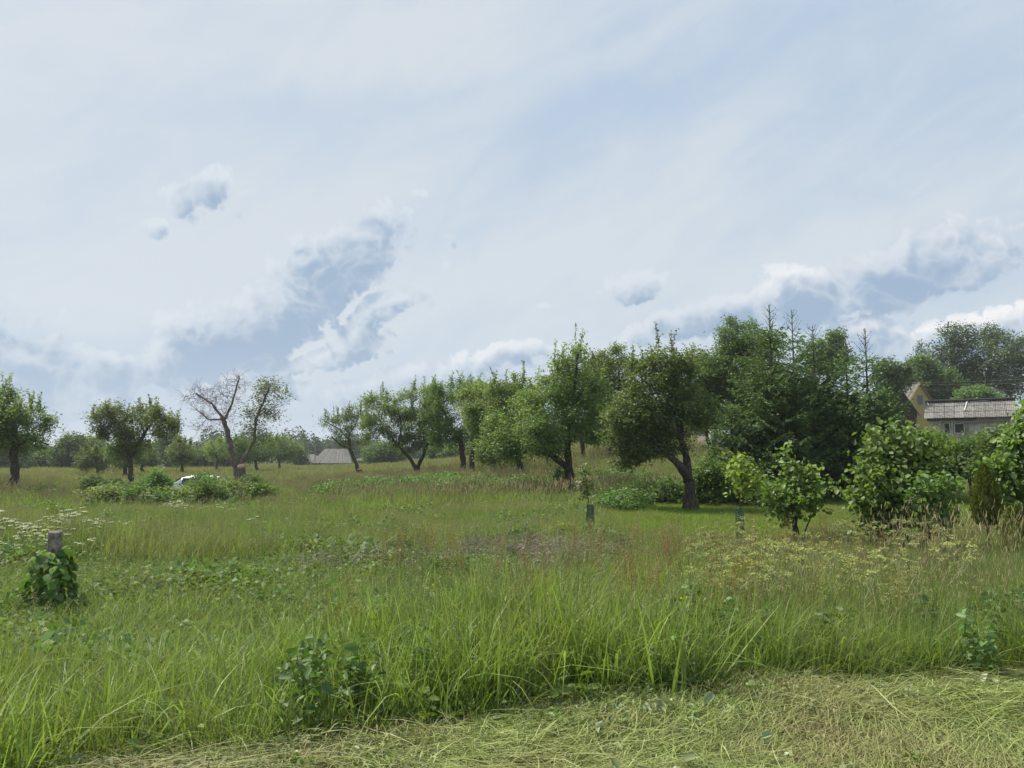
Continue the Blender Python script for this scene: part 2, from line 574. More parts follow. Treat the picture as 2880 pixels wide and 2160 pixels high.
def leaves(rng, P, size, aspect=0.55, up=0.7, along=None, droop=0.25, fold=0.18, jitter=0.35, tint=None, six=False):
    """arrays of leaf faces at points P. Each leaf is a folded diamond (or six-sided leaf)"""
    n = len(P)
    L = size * (1 + jitter * rng.uniform(-1, 1, n))[:, None]
    d = rnd_unit(rng, n) * np.array([1, 1, 0.45]) + np.array([0, 0, -droop])
    if along is not None:
        d = d + along
    d = norm(d)
    nn = rnd_unit(rng, n) + np.array([0, 0, up * 1.6])
    s = norm(np.cross(d, nn)); nn = norm(np.cross(s, d))
    W = L * aspect * 0.5
    A = P; B = P + d * L
    C = P + d * L * 0.45
    if not six:
        V = np.stack([A, C + s * W + nn * W * fold, B, C - s * W + nn * W * fold], 1).reshape(-1, 3)
        Fq = np.arange(4 * n).reshape(n, 4)
    else:
        C1 = P + d * L * 0.28; C2 = P + d * L * 0.72
        k = nn * W * fold * 2
        V = np.stack([A, C1 + s * W * 0.95 + k, C2 + s * W * 0.85 + k - nn * L * 0.06, B - nn * L * 0.14,
                      C2 - s * W * 0.85 + k - nn * L * 0.06, C1 - s * W * 0.95 + k], 1).reshape(-1, 3)
        i = np.arange(n)[:, None] * 6
        Fq = np.concatenate([i + np.array([0, 1, 2, 3]), i + np.array([0, 3, 4, 5])], 0)
    if tint is None:
        tint = rng.uniform(0, 1, n)
    tint = np.clip(tint, 0, 1)
    if six:
        tint = np.concatenate([tint, tint])
    return V, Fq, tint


def merge(parts):
    Vs, Fs, Ts = [], [], []; o = 0
    for V, Fq, t in parts:
        Vs.append(V); Fs.append(Fq + o); Ts.append(t); o += len(V)
    return np.concatenate(Vs), np.concatenate(Fs), np.concatenate(Ts)


def segments(A, B, ra, rb, n=5):
    """tapered prisms from A to B, all with n sides"""
    m = len(A)
    d = norm(B - A)
    ref = np.where(np.abs(d[:, 2:3]) > 0.9, np.array([[1.0, 0, 0]]), np.array([[0, 0, 1.0]]))
    s = norm(np.cross(d, ref)); t = np.cross(s, d)
    a = 2 * pi * np.arange(n) / n
    ring = s[:, None, :] * np.cos(a)[None, :, None] + t[:, None, :] * np.sin(a)[None, :, None]
    VA = A[:, None, :] + ring * ra[:, None, None]; VB = B[:, None, :] + ring * rb[:, None, None]
    V = np.concatenate([VA, VB], 1).reshape(-1, 3)
    k = np.arange(n); base = (np.arange(m) * 2 * n)[:, None, None]
    q = np.stack([k, (k + 1) % n, (k + 1) % n + n, k + n], 1)[None] + base
    return V, q.reshape(-1, 4)


def in_ellipsoids(rng, lobes, n, shell=2.0):
    w = np.array([l[3] * l[4] * l[5] for l in lobes]) ** 0.8
    k = rng.choice(len(lobes), n, p=w / w.sum())
    Lb = np.array(lobes)[k]
    r = rng.uniform(0, 1, n) ** (1 / (3 + shell))
    return Lb[:, :3] + rnd_unit(rng, n) * r[:, None] * Lb[:, 3:6]


def resample(pts, step):
    pts = np.asarray(pts, float); out = [pts[0]]
    for a, b in zip(pts[:-1], pts[1:]):
        L = np.linalg.norm(b - a); k = max(1, int(round(L / step)))
        for i in range(1, k + 1):
            out.append(a + (b - a) * i / k)
    return np.array(out)


def colonize(rng, limbs, attract, step=0.2, kill=0.32, iters=90, gnarl=0.35, reach=9.0, tip=0.006):
    """space colonisation: limbs are (points, r0, r1, parent_limb, parent_index_fraction); returns nodes, parents, radii floor"""
    nodes = []; par = []; floor = []; index = []
    for pts, r0, r1, pl in limbs:
        p = resample(pts, step)
        p[1:-1] += rng.normal(size=(max(len(p) - 2, 0), 3)) * r0 * 0.25
        ids = []
        for i, q in enumerate(p):
            if i == 0 and pl is not None:
                cand = index[pl]
                j = min(cand, key=lambda c: np.linalg.norm(nodes[c] - q))
                ids.append(j); continue
            ids.append(len(nodes)); nodes.append(q); floor.append(r0 + (r1 - r0) * i / max(len(p) - 1, 1))
            par.append(ids[-2] if len(ids) > 1 else -1)
        index.append(ids)
    nodes = list(map(np.array, nodes)); n_fixed = len(nodes)
    A = np.array(attract); alive = np.ones(len(A), bool)
    X = np.array(nodes)
    near = np.full(len(A), -1); nd = np.full(len(A), 1e9)

    def upd(lo):
        nonlocal near, nd
        D = np.linalg.norm(A[:, None, :] - X[None, lo:, :], axis=2)
        j = D.argmin(1); dd = D[np.arange(len(A)), j]
        b = dd < nd
        nd[b] = dd[b]; near[b] = j[b] + lo
    # the lower trunk does not sprout
    upd(0)
    for it in range(iters):
        act = alive & (nd < reach)
        if not act.any(): break
        src = near[act]; dirs = norm(A[act] - X[src])
        u, inv = np.unique(src, return_inverse=True)
        s = np.zeros((len(u), 3)); np.add.at(s, inv, dirs)
        s = norm(norm(s) + rng.normal(size=s.shape) * gnarl)
        new = X[u] + s * step
        lo = len(X)
        X = np.concatenate([X, new]); par += list(u); floor += [0] * len(u)
        upd(lo)
        alive &= nd > kill
        if len(X) > 4500: break
    par = np.array(par); floor = np.array(floor, float)
    n = len(X)
    area = np.zeros(n); kids = np.zeros(n, int)
    for i in range(n - 1, -1, -1):
        if kids[i] == 0: area[i] = tip ** 2.2
        p = par[i]
        if p >= 0:
            area[p] += area[i]; kids[p] += 1
    rad = area ** (1 / 2.2)
    rad = np.where(floor > 0, np.maximum(floor, np.minimum(rad, floor * 1.15)), rad)
    for i in range(n):
        if par[i] >= 0: rad[i] = min(rad[i], rad[par[i]])
    return X, par, rad, kids, n_fixed


def make_tree(name, label, cat, loc, limbs, lobes, seed=1, n_att=380, n_leaf=12000, leaf=0.085, mat='apple', bark='bark', step=0.2, kill=0.3,
              gnarl=0.35, group=None, shoots=14, spread=0.16, dead=None, cluster=9, aspect=0.55, six=False, up=0.6, leaf_r=0.02, holes=0.0,
              single=0, droop=0.25, tint_fn=None, stem_obj='trunk', rotz=0.0, twig_r=1.0, single_min=0.5, shoot_h=1.0, tip=0.006, spurs=0, tufts=0, tuft_r=.17):
    """a whole tree or shrub in local coordinates: limbs = trunk and main boughs (points, r0, r1, parent), lobes = ellipsoids of the crown"""
    rng = np.random.default_rng(seed)
    root = thing(name, label, cat, loc, rotz, group)
    att = in_ellipsoids(rng, lobes, n_att)
    if holes:
        h = np.sin(att * 2.3 + rng.uniform(0, 6, 3)).prod(1)
        att = att[h < 1 - holes]
    X, par, rad, kids, nf = colonize(rng, [(np.array(l[0], float), l[1], l[2], l[3]) for l in limbs], att, step, kill, gnarl=gnarl, tip=tip)
    # trunk: the first limbs as smooth knobbly tubes; the rest as branches
    mb = MB()
    for k, (pts, r0, r1, pl) in enumerate(limbs):
        p = resample(pts, 0.16)
        m = len(p)
        ph = rng.uniform(0, 6, 6)
        q = p + np.stack([np.sin(np.arange(m) * 1.1 + ph[0]), np.sin(np.arange(m) * 0.9 + ph[1]), np.zeros(m)], 1) * r0 * 0.13
        rr = np.linspace(r0, r1, m) * (1 + 0.10 * np.sin(np.arange(m) * 1.7 + ph[2])) * (1 + 0.08 * rng.normal(size=m))
        if pl is None:
            rr = rr * (1 + 0.35 * np.exp(-np.arange(m) / 1.2))
            q[0, 2] -= 0.25
        mb.tube(q, list(rr), 10)
    tr = mb.build(stem_obj, M[bark], root, smooth=True)
    child = np.array([i for i in range(len(X)) if par[i] >= 0 and i >= nf])
    if len(child):
        A = X[par[child]]; B = X[child]
        ra = np.minimum(rad[par[child]], rad[child] * 1.25) * twig_r; rb = rad[child] * twig_r
        th = rb > 0.018
        VV = []; FF = []; o = 0
        for sel, ns in ((th, 6), (~th, 3)):
            if sel.any():
                V, q = segments(A[sel], B[sel], ra[sel], rb[sel], ns)
                VV.append(V); FF.append(q + o); o += len(V)
        me = np_mesh('branches', np.concatenate(VV), FF, M[bark if dead is None else bark])
        new_obj('branches', me, root)['kind'] = 'stuff'
    lo = np.array([l[2] - l[5] for l in lobes]).min(); hi = np.array([l[2] + l[5] for l in lobes]).max()
    if spurs:
        w = (np.arange(len(X)) >= 3) & (rad < .09)
        if dead is not None: w = w & dead(X)
        k = rng.choice(np.where(w)[0], spurs)
        par_dir = norm(X[k] - X[np.maximum(par[k], 0)] + 1e-6)
        d = norm(par_dir + rnd_unit(rng, spurs) * 1.1 + np.array([0, 0, .1]))
        L = rng.uniform(.25, .9, spurs)[:, None]
        Q = X[k] + d * L * .5; Q2 = Q + norm(d + rnd_unit(rng, spurs) * .5) * L * .5
        r_ = np.full(spurs, .011)
        V, q = segments(np.concatenate([X[k], Q]), np.concatenate([Q, Q2]), np.concatenate([r_, r_ * .8]), np.concatenate([r_ * .8, r_ * .5]), 3)
        new_obj('twigs', np_mesh('twigs', V, q, M[bark]), root)['kind'] = 'stuff'
    if n_leaf:
        w = np.where((rad < leaf_r) & (np.arange(len(X)) >= nf), 1.0, 0.0) * (1 + 1.5 * (kids == 0))
        if w.sum() == 0: w[:] = 1
        if dead is not None:                       # boughs that carry no leaves: a test on local points
            w = w * (~dead(X))
        nc = max(1, n_leaf // cluster)
        k = rng.choice(len(X), nc, p=w / w.sum())
        C = X[k] + rng.normal(size=(nc, 3)) * spread * np.array([1, 1, 0.7])
        cj = np.zeros(nc)
        if tufts:                                  # leaves gather in boughs' ends: clumps with gaps between them
            kt = rng.choice(len(X), max(6, nc // tufts), p=w / w.sum())
            own = rng.integers(0, len(kt), int(nc * .68))
            C[:len(own)] = X[kt][own] + rng.normal(size=(len(own), 3)) * (tuft_r * rng.uniform(.6, 1.25, len(kt))[own][:, None]) * np.array([1.15, 1.15, .62]) + np.array([0, 0, -.05])
            cj[:len(own)] = rng.normal(0, .12, len(kt))[own]
        P = (C[:, None, :] + rng.normal(size=(nc, cluster, 3)) * leaf * 1.05).reshape(-1, 3)
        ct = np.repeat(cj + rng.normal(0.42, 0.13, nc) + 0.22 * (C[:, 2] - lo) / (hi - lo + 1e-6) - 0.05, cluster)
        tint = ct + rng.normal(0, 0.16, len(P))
        parts = [leaves(rng, P, leaf, aspect, up=up, tint=tint, six=six, droop=droop)]
        # upright young shoots on top of the crown
        top = np.where((kids == 0) & (X[:, 2] > lo + 0.55 * (hi - lo)))[0]
        if dead is not None: top = top[~dead(X[top])]
        if shoots and len(top):
            SV = []; 
            for j in rng.choice(top, shoots):
                h = rng.uniform(0.3, 0.9) * shoot_h; m = int(h / 0.022)
                t = np.linspace(0, 1, m)[:, None]
                bend = rng.normal(0, 0.12, 3) * np.array([1, 1, 0])
                pp = X[j] + t * np.array([0, 0, h]) + t * t * bend
                SV.append((pp, h))
                o = rng.normal(size=(m, 3)) * np.array([1, 1, 0.5]); o = norm(o)
                parts.append(leaves(rng, pp, leaf * 1.05, aspect, up=0.3, along=o * 1.2 + np.array([0, 0, 0.5]), tint=rng.normal(0.75, 0.15, m), six=six))
            tb = MB()
            for pp, h in SV: tb.tube(pp[::4] if len(pp) > 8 else pp, 0.006, 3, cap=False)
            tb.build('young_shoots', M['twig'], root)['kind'] = 'stuff'
        if single:                                  # the largest-looking leaves as parts of their own
            V, Fq, tt = leaves(np.random.default_rng(seed + 5), P, leaf, aspect, up=up, tint=tint, six=six, droop=droop)
            wy = C.repeat(cluster, 0)[:, 1]
            near = np.argsort(wy + rng.uniform(0, single_min, len(wy)))[:single]
            keep = np.ones(len(P), bool); keep[near] = False
            parts[0] = leaves(rng, P[keep], leaf, aspect, up=up, tint=tint[keep], six=six, droop=droop)
            protos = []
            for q in range(4):
                V1, F1, T1 = leaves(np.random.default_rng(q + 50), np.zeros((1, 3)), leaf, aspect, up=30, six=True, droop=0, jitter=0, tint=np.array([0.35 + 0.17 * q]))
                V1 = leaf_outline(leaf, aspect)
                protos.append(np_mesh('leaf', V1[0], V1[1], M[mat], tint=np.full(len(V1[1]), 0.3 + 0.18 * q), smooth=True))
            for i in near:
                o = bpy.data.objects.new('leaf', protos[int(rng.integers(4))])
                scene.collection.objects.link(o); o.parent = root
                o.location = P[i]
                o.rotation_euler = (rng.normal(-0.35, 0.35), rng.normal(0, 0.3), rng.uniform(0, 2 * pi))
                s = rng.uniform(0.8, 1.25); o.scale = (s, s, s)
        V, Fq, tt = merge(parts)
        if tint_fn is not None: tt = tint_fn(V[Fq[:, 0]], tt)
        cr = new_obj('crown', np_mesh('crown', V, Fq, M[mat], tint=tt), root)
        if single: cr['kind'] = 'stuff'
    root['_n'] = 0; del root['_n']
    return root, X, rad, kids


def leaf_outline(L, aspect):
    """one broad toothed leaf lying along +y, cupped about its midrib, 16 triangles"""
    W = L * aspect * 0.5
    prof = [(0.0, 0.0), (0.08, 0.62), (0.28, 1.0), (0.52, 1.0), (0.75, 0.72), (0.9, 0.35), (1.0, 0.0)]
    V = []; F_ = []
    for t, w in prof:
        z = -0.16 * L * t * t
        for sx in (-1, 0, 1):
            V.append((sx * W * w, L * t, z + abs(sx) * w * W * 0.28))
    for i in range(len(prof) - 1):
        for k in (0, 1):
            a = i * 3 + k
            F_.append((a, a + 1, a + 4, a + 3))
    return np.array(V), np.array(F_)


def px_tree(Y, base, trunk, lobes, r, limbs=(), depth=0.85, seed=1, **kw):
    """tree read off the photo: base/trunk/limbs/lobes in photo pixels, standing at distance Y"""
    bx, by = base
    B = base_at(bx, by, Y)
    s = Y / F
    rng = np.random.default_rng(seed + 100)
    foot = wp(bx, by, Y)
    gy = B.z

    def L(px, py, dy=0.0):
        p = wp(px, py, Y)
        return np.array([p.x - B.x, dy, p.z - gy])
    def line(pts, start=None, wob=0.0):
        out = []
        for i, q in enumerate(pts):
            dy = q[2] if len(q) > 2 else (rng.normal(0, wob) if i else 0)
            out.append(L(q[0], q[1], dy))
        return out
    tp = [np.array([0, 0, 0.0])] + line(trunk, wob=0.1)
    Ls = [(tp, r, r * 0.72, None)]
    for lb in limbs:
        pts, r0, par = lb
        Ls.append((line(pts, wob=0.25), r0, r0 * 0.5, par))
    lob = []
    for l in lobes:
        c = L(l[0], l[1], l[4] if len(l) > 4 else rng.normal(0, 0.25) * l[2] * s)
        lob.append((c[0], c[1], c[2], l[2] * s, max(l[2], l[3]) * s * depth, l[3] * s))
    return make_tree(loc=B, limbs=Ls, lobes=lob, seed=seed, **kw)


# ------------------------------------------------------------------ scatter of ground plants
def scatter(name, protos, pts, scale, rot, idx, tilt=None, label=None, kind='stuff'):
    """one object that sets small plant meshes on given points"""
    col = bpy.data.collections.new(name + '_kit')
    for i, me in enumerate(protos):
        col.objects.link(bpy.data.objects.new('%s_%03d' % (name, i), me))
    n = len(pts)
    me = bpy.data.meshes.new(name)
    me.vertices.add(n); me.vertices.foreach_set('co', np.ascontiguousarray(pts, np.float32).ravel())
    a = me.attributes.new('scl', 'FLOAT_VECTOR', 'POINT')
    sc3 = np.asarray(scale, np.float32)
    if sc3.ndim == 1: sc3 = np.repeat(sc3[:, None], 3, 1)
    a.data.foreach_set('vector', np.ascontiguousarray(sc3).ravel())
    e = np.zeros((n, 3), np.float32); e[:, 2] = rot
    if tilt is not None: e[:, :2] = tilt
    a = me.attributes.new('rotv', 'FLOAT_VECTOR', 'POINT'); a.data.foreach_set('vector', e.ravel())
    a = me.attributes.new('idx', 'INT', 'POINT'); a.data.foreach_set('value', np.asarray(idx, np.int32))
    me.update()
    o = new_obj(name, me)
    g = bpy.data.node_groups.new(name, 'GeometryNodeTree')
    g.interface.new_socket('Geometry', in_out='INPUT', socket_type='NodeSocketGeometry')
    g.interface.new_socket('Geometry', in_out='OUTPUT', socket_type='NodeSocketGeometry')
    N = NT(g)
    gi = N.new('NodeGroupInput'); go = N.new('NodeGroupOutput')
    ci = N.new('GeometryNodeCollectionInfo')
    ci.inputs[0].default_value = col; ci.inputs[1].default_value = True; ci.inputs[2].default_value = True
    ip = N.new('GeometryNodeInstanceOnPoints')
    def na(nm, ty):
        x = N.new('GeometryNodeInputNamedAttribute'); x.data_type = ty; x.inputs[0].default_value = nm
        return x.outputs[0]
    e2r = N.new('FunctionNodeEulerToRotation')
    g.links.new(na('rotv', 'FLOAT_VECTOR'), e2r.inputs[0])
    g.links.new(gi.outputs[0], ip.inputs['Points'])
    g.links.new(ci.outputs[0], ip.inputs['Instance'])
    ip.inputs['Pick Instance'].default_value = True
    g.links.new(na('idx', 'INT'), ip.inputs['Instance Index'])
    g.links.new(e2r.outputs[0], ip.inputs['Rotation'])
    g.links.new(na('scl', 'FLOAT_VECTOR'), ip.inputs['Scale'])
    g.links.new(ip.outputs[0], go.inputs[0])
    md = o.modifiers.new('scatter', 'NODES'); md.node_group = g
    tag(o, label=label, kind=kind)
    return o


def blades(rng, n, h, spread, width, lean=0.35, segs=4, droop=0.5, hvar=0.35, tmin=0.0, tmax=1.0, base=None):
    """n grass blades as tapering bent strips; returns V, quads, tint"""
    a = rng.uniform(0, 2 * pi, n)
    if base is None:
        r = spread * np.sqrt(rng.uniform(0, 1, n)); b = rng.uniform(0, 2 * pi, n)
        B = np.stack([r * np.cos(b), r * np.sin(b), np.zeros(n)], 1)
    else:
        B = base
    H = h * (1 + hvar * rng.uniform(-1, 1, n))
    ln = lean * np.abs(rng.normal(0.6, 0.5, n)); dr = droop * rng.uniform(0, 1, n) ** 2
    D = np.stack([np.cos(a), np.sin(a), np.zeros(n)], 1)
    tw = a + pi / 2 + rng.normal(0, 0.5, n)
    S = np.stack([np.cos(tw), np.sin(tw), np.zeros(n)], 1)
    V = []
    for i in range(segs + 1):
        t = i / segs
        out = ln * t + dr * t ** 3 * 1.2
        up = t - 0.55 * dr * t ** 4 - 0.15 * ln * t * t
        c = B + D * (H * out)[:, None] + np.array([0, 0, 1.0]) * (H * up)[:, None]
        w = width * (1 - t ** 1.6) * (0.55 + 0.9 * min(t * 2.5, 1) * 0.5) * rng.uniform(0.8, 1.2)
        V.append(c - S * w / 2); V.append(c + S * w / 2)
    V = np.stack(V, 1)                                  # n, 2(segs+1), 3
    k = 2 * (segs + 1)
    q = np.array([[2 * i, 2 * i + 1, 2 * i + 3, 2 * i + 2] for i in range(segs)])
    Fq = (np.arange(n) * k)[:, None, None] + q[None]
    t = np.repeat(rng.uniform(tmin, tmax, n), segs)
    return V.reshape(-1, 3), Fq.reshape(-1, 4), t

# ================================================================== ground
def build_ground():
    xs = np.concatenate([-np.geomspace(8, 1500, 70)[::-1], np.linspace(-7.9, 7.9, 200), np.geomspace(8, 1500, 70)])
    ys = np.concatenate([-np.geomspace(2, 400, 20)[::-1], np.linspace(-1.5, 12, 170), np.geomspace(12.1, 2200, 190)])
    X, Y = np.meshgrid(xs, ys)
    Z = ground(X, Y)
    V = np.stack([X, Y, Z], -1).reshape(-1, 3)
    nx, ny = len(xs), len(ys)
    i = (np.arange(ny - 1)[:, None] * nx + np.arange(nx - 1)[None]).reshape(-1)
    q = np.stack([i, i + 1, i + 1 + nx, i + nx], 1)
    m = bpy.data.materials.new('meadow_soil'); m.use_nodes = True
    t = m.node_tree; N = NT(t); p = t.nodes['Principled BSDF']
    geo = N.new('ShaderNodeNewGeometry')
    pos = geo.outputs['Position']
    sepn = N.new('ShaderNodeSeparateXYZ'); N.put(sepn.inputs[0], pos)
    n1 = N.ramp01(N.noise(pos, 0.12, 6, 0.6), 0.38, 0.62)
    n2 = N.ramp01(N.noise(pos, 3.0, 8, 0.7), 0.35, 0.65)
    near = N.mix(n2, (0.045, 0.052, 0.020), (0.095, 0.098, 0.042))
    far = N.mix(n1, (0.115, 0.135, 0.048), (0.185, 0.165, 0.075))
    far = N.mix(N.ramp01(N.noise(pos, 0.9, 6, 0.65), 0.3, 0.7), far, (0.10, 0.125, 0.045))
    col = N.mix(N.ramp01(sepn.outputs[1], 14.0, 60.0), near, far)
    N.put(p.inputs['Base Color'], col)
    p.inputs['Roughness'].default_value = 1.0
    p.inputs['Specular IOR Level'].default_value = 0.05
    bp = N.new('ShaderNodeBump'); bp.inputs['Strength'].default_value = 0.8; bp.inputs['Distance'].default_value = 0.06
    N.put(bp.inputs['Height'], N.noise(pos, 9.0, 8, 0.7)); t.links.new(bp.outputs[0], p.inputs['Normal'])
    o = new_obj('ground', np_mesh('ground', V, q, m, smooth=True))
    tag(o, kind='structure')


build_ground()


# ================================================================== orchard trees
OG = 'old fruit trees of the orchard'


def T(base, trunk, lobes, r, limbs=(), Y=None, seed=1, label='', name='apple_tree', cat='tree', **kw):
    if Y is None:
        Y = hit(*base).y
    sc = Y / 31.0
    kw.setdefault('step', 0.2 * max(0.8, min(sc, 1.6)))
    kw.setdefault('kill', kw['step'] * 1.5)
    kw['n_leaf'] = int(kw.get('n_leaf', 12000) * kw.pop('more', 1.6)); kw['leaf'] = kw.get('leaf', .085) * 1.08
    if name == 'apple_tree':
        kw.setdefault('holes', .3); kw.setdefault('shoots', 40); kw.setdefault('spread', .16)
        kw.setdefault('tufts', 14); kw.setdefault('tuft_r', .15 * max(1, Y / 34))
    return px_tree(Y, base, trunk, lobes, r, limbs, seed=seed, name=name, label=label, cat=cat, **kw)


T((22, 1402), [(27, 1372), (46, 1340), (42, 1290), (44, 1240), (40, 1190)], [(40, 1165, 75, 62), (22, 1108, 36, 32), (100, 1195, 48, 50), (122, 1238, 32, 32),
  (-40, 1195, 80, 80), (50, 1235, 70, 26)], 0.17, [([(44, 1260), (80, 1235), (115, 1250)], 0.06, 0), ([(42, 1250), (10, 1220), (-30, 1230)], 0.06, 0)],
  seed=11, n_leaf=13000, leaf=0.095, mat='apple', label='round-crowned apple tree on a kinked thick stump at the left edge', group=OG)
T((275, 1341), [(273, 1310), (270, 1285)], [(265, 1285, 34, 24), (248, 1300, 24, 18), (285, 1300, 22, 20)], 0.12, seed=12, n_leaf=3500, leaf=0.14, n_att=150,
  mat='apple', label='small bright green tree left of the double-crowned apple tree', group=OG)
T((352, 1343), [(352, 1318)], [(338, 1275, 40, 42), (392, 1282, 38, 26), (350, 1240, 40, 30)], 0.2, [([(352, 1318), (340, 1290)], 0.1, 0), ([(352, 1318), (368, 1290)], 0.1, 0)], seed=13, n_leaf=5000, leaf=0.13,
  mat='dark_tree', label='tree with a forked trunk right behind the double-crowned apple tree', group=OG)
T((370, 1362), [(369, 1330), (367, 1300), (366, 1278)], [(308, 1165, 46, 34), (330, 1136, 18, 14), (300, 1200, 40, 30), (345, 1205, 50, 34), (418, 1160, 48, 30), (470, 1190, 44, 30), (500, 1212, 20, 16), (440, 1195, 50, 26),
  (392, 1190, 36, 30), (350, 1255, 42, 34), (385, 1255, 34, 26)], 0.17, [([(366, 1290), (352, 1240), (332, 1195), (304, 1165)], 0.13, 0), ([(368, 1285), (395, 1238), (420, 1200), (445, 1170)], 0.14, 0)],
  Y=48, seed=14, n_leaf=12000, leaf=0.12, n_att=420, mat='apple_olive', holes=0.25, label='double-crowned apple tree with two spreading boughs above the bushes on the left', group=OG)
T((408, 1337), [(398, 1318), (402, 1295)], [(410, 1280, 30, 22), (430, 1290, 20, 16)], 0.16, seed=15, n_leaf=2000, leaf=0.15, n_att=90, mat='dark_tree',
  label='low tree with a bent trunk leaning left just right of the double-crowned tree', group=OG)
T((512, 1333), [(512, 1305), (511, 1280)], [(510, 1275, 44, 30), (505, 1250, 26, 18), (540, 1280, 20, 20)], 0.15, seed=16, n_leaf=3500, leaf=0.16, n_att=150, mat='apple',
  label='small round fruit tree standing right behind the white car', group=OG)
T((607, 1330), [(612, 1295), (604, 1270)], [(608, 1262, 36, 30), (630, 1275, 26, 24), (585, 1272, 20, 18)], 0.14, seed=17, n_leaf=3500, leaf=0.15, n_att=150, mat='apple_olive',
  label='slender fruit tree with a post beside its foot, left of the dead crown', group=OG)
T((729, 1330), [(720, 1312), (718, 1295)], [(700, 1265, 45, 36), (740, 1262, 40, 34), (668, 1262, 36, 36)], 0.19, seed=18, n_leaf=6000, leaf=0.15, n_att=200, mat='dark_tree',
  label='dark bushy tree behind the dead apple tree with a leaning trunk', group=OG)
T((786, 1325), [(786, 1300), (783, 1280)], [(788, 1258, 40, 36), (815, 1262, 18, 22), (770, 1240, 30, 20)], 0.16, seed=19, n_leaf=5000, leaf=0.15, n_att=180, mat='apple',
  label='compact fruit tree left of the grey barn', group=OG)

# the half-dead tree
_bx = base_at(672, 1356, 54)
_thr = wp(684, 1200, 54).x - _bx.x
_dead = lambda X: X[:, 0] < _thr
r8, X8, rad8, kids8 = T((672, 1356), [(662, 1315), (652, 1265), (636, 1205), (624, 1172)],
  [(598, 1135, 72, 52), (555, 1118, 44, 36), (650, 1090, 40, 42), (612, 1195, 62, 28), (672, 1060, 16, 18),
   (765, 1088, 42, 22), (798, 1112, 22, 14), (738, 1108, 30, 28), (730, 1158, 44, 26), (768, 1170, 28, 14), (716, 1210, 40, 26), (750, 1135, 30, 26), (735, 1240, 30, 16)], 0.21,
  [([(624, 1172), (598, 1135), (545, 1105)], 0.10, 0), ([(630, 1185), (656, 1135), (668, 1085), (668, 1058)], 0.09, 0),
   ([(628, 1180), (590, 1180), (550, 1150)], 0.06, 0), ([(664, 1325), (690, 1285), (712, 1238), (718, 1180), (742, 1135), (758, 1095)], 0.13, 0)],
  Y=54, seed=20, n_leaf=4200, leaf=0.13, n_att=1300, step=0.2, kill=0.24, mat='apple_olive', bark='dead_wood', dead=_dead, shoots=3, tip=0.0075, spread=0.28, gnarl=.30, spurs=620, holes=.05, more=1.0, tufts=0,
  label='half-dead apple tree, bare twigs on the left and leaves on its right bough', group=OG)
def cut_stump(px, py, Y, toppx, r, label, group=None, bark='bark_grey'):
    B = base_at(px, py, Y); top = wp(*toppx, Y)
    h = top.z - B.z; dx = top.x - B.x
    t = thing('tree_stump', label, 'stump', B, group=group)
    m = MB(); m.tube([(0, 0, -0.3), (dx * .2, 0, h * .25), (dx * .7, 0, h * .7), (dx, 0, h)], [r * 1.35, r * 1.1, r, r * .98], 14, cap=False)
    m.build('trunk', M[bark], t, smooth=True)
    c = MB(); c.tube([(dx, -0.02, h - 0.02), (dx - 0.01, -0.07, h + 0.10)], [r * .99, r * .9], 14); c.build('cut_face', M['cut_wood'], t)
cut_stump(684, 1366, 53.4, (679, 1312), 0.26, 'tall sawn-off trunk with a pale cut top beside the half-dead apple tree')

r11 = T((1012, 1338), [(1000, 1300), (986, 1268), (980, 1225)], [(950, 1188, 44, 30), (915, 1182, 22, 18), (1000, 1180, 36, 36), (972, 1232, 46, 20), (1015, 1240, 22, 18), (1003, 1150, 12, 18)], 0.17,
  [([(986, 1262), (958, 1252), (934, 1228)], 0.07, 0), ([(980, 1225), (1000, 1190), (1008, 1158)], 0.07, 0), ([(984, 1240), (950, 1205), (915, 1185)], 0.06, 0)],
  seed=21, n_leaf=6000, leaf=0.10, mat='apple', label='thin-crowned apple tree with a red-brown trunk foot in front of the grey barn', group=OG)
_m = MB(); _m.tube([(0, 0, -.1), (0, 0, .25), (-.06, 0, .48)], [.275, .235, .20], 12, cap=False); _m.build('stripped_bark_foot', M['red_bark'], r11[0], smooth=True)
_m = MB(); _m.tube([(-.055, 0, .47), (-.08, 0, .62)], [.205, .195], 12, cap=False); _m.build('pale_wound_ring', M['cut_wood'], r11[0], smooth=True)
T((1178, 1347), [(1176, 1330), (1171, 1318)], [(1080, 1165, 72, 56), (1060, 1128, 40, 34), (1165, 1190, 80, 62), (1190, 1118, 60, 46), (1130, 1236, 56, 30), (1040, 1212, 32, 36), (1222, 1096, 30, 26), (1210, 1200, 50, 60)], 0.20,
  [([(1171, 1318), (1150, 1285), (1120, 1255), (1085, 1212)], 0.13, 0), ([(1173, 1318), (1190, 1285), (1202, 1248), (1222, 1190)], 0.13, 0), ([(1120, 1255), (1130, 1200), (1120, 1150)], 0.08, 1)],
  seed=22, n_leaf=22000, leaf=0.10, n_att=480, mat='apple', label='apple tree with a wide Y-shaped trunk, first of the dense row', group=OG)
T((1304, 1337), [(1302, 1290), (1296, 1240), (1290, 1215)], [(1262, 1155, 84, 66), (1320, 1108, 72, 46), (1300, 1210, 80, 40), (1235, 1100, 40, 30), (1245, 1225, 46, 34), (1285, 1092, 42, 26), (1350, 1150, 50, 50)], 0.19,
  [([(1296, 1240), (1262, 1190), (1245, 1150)], 0.09, 0), ([(1292, 1225), (1325, 1170), (1335, 1120)], 0.09, 0)], seed=23, n_leaf=17000, leaf=0.10, mat='dark_tree',
  label='dark apple tree with a straight trunk, left of a pair of trunks', group=OG)
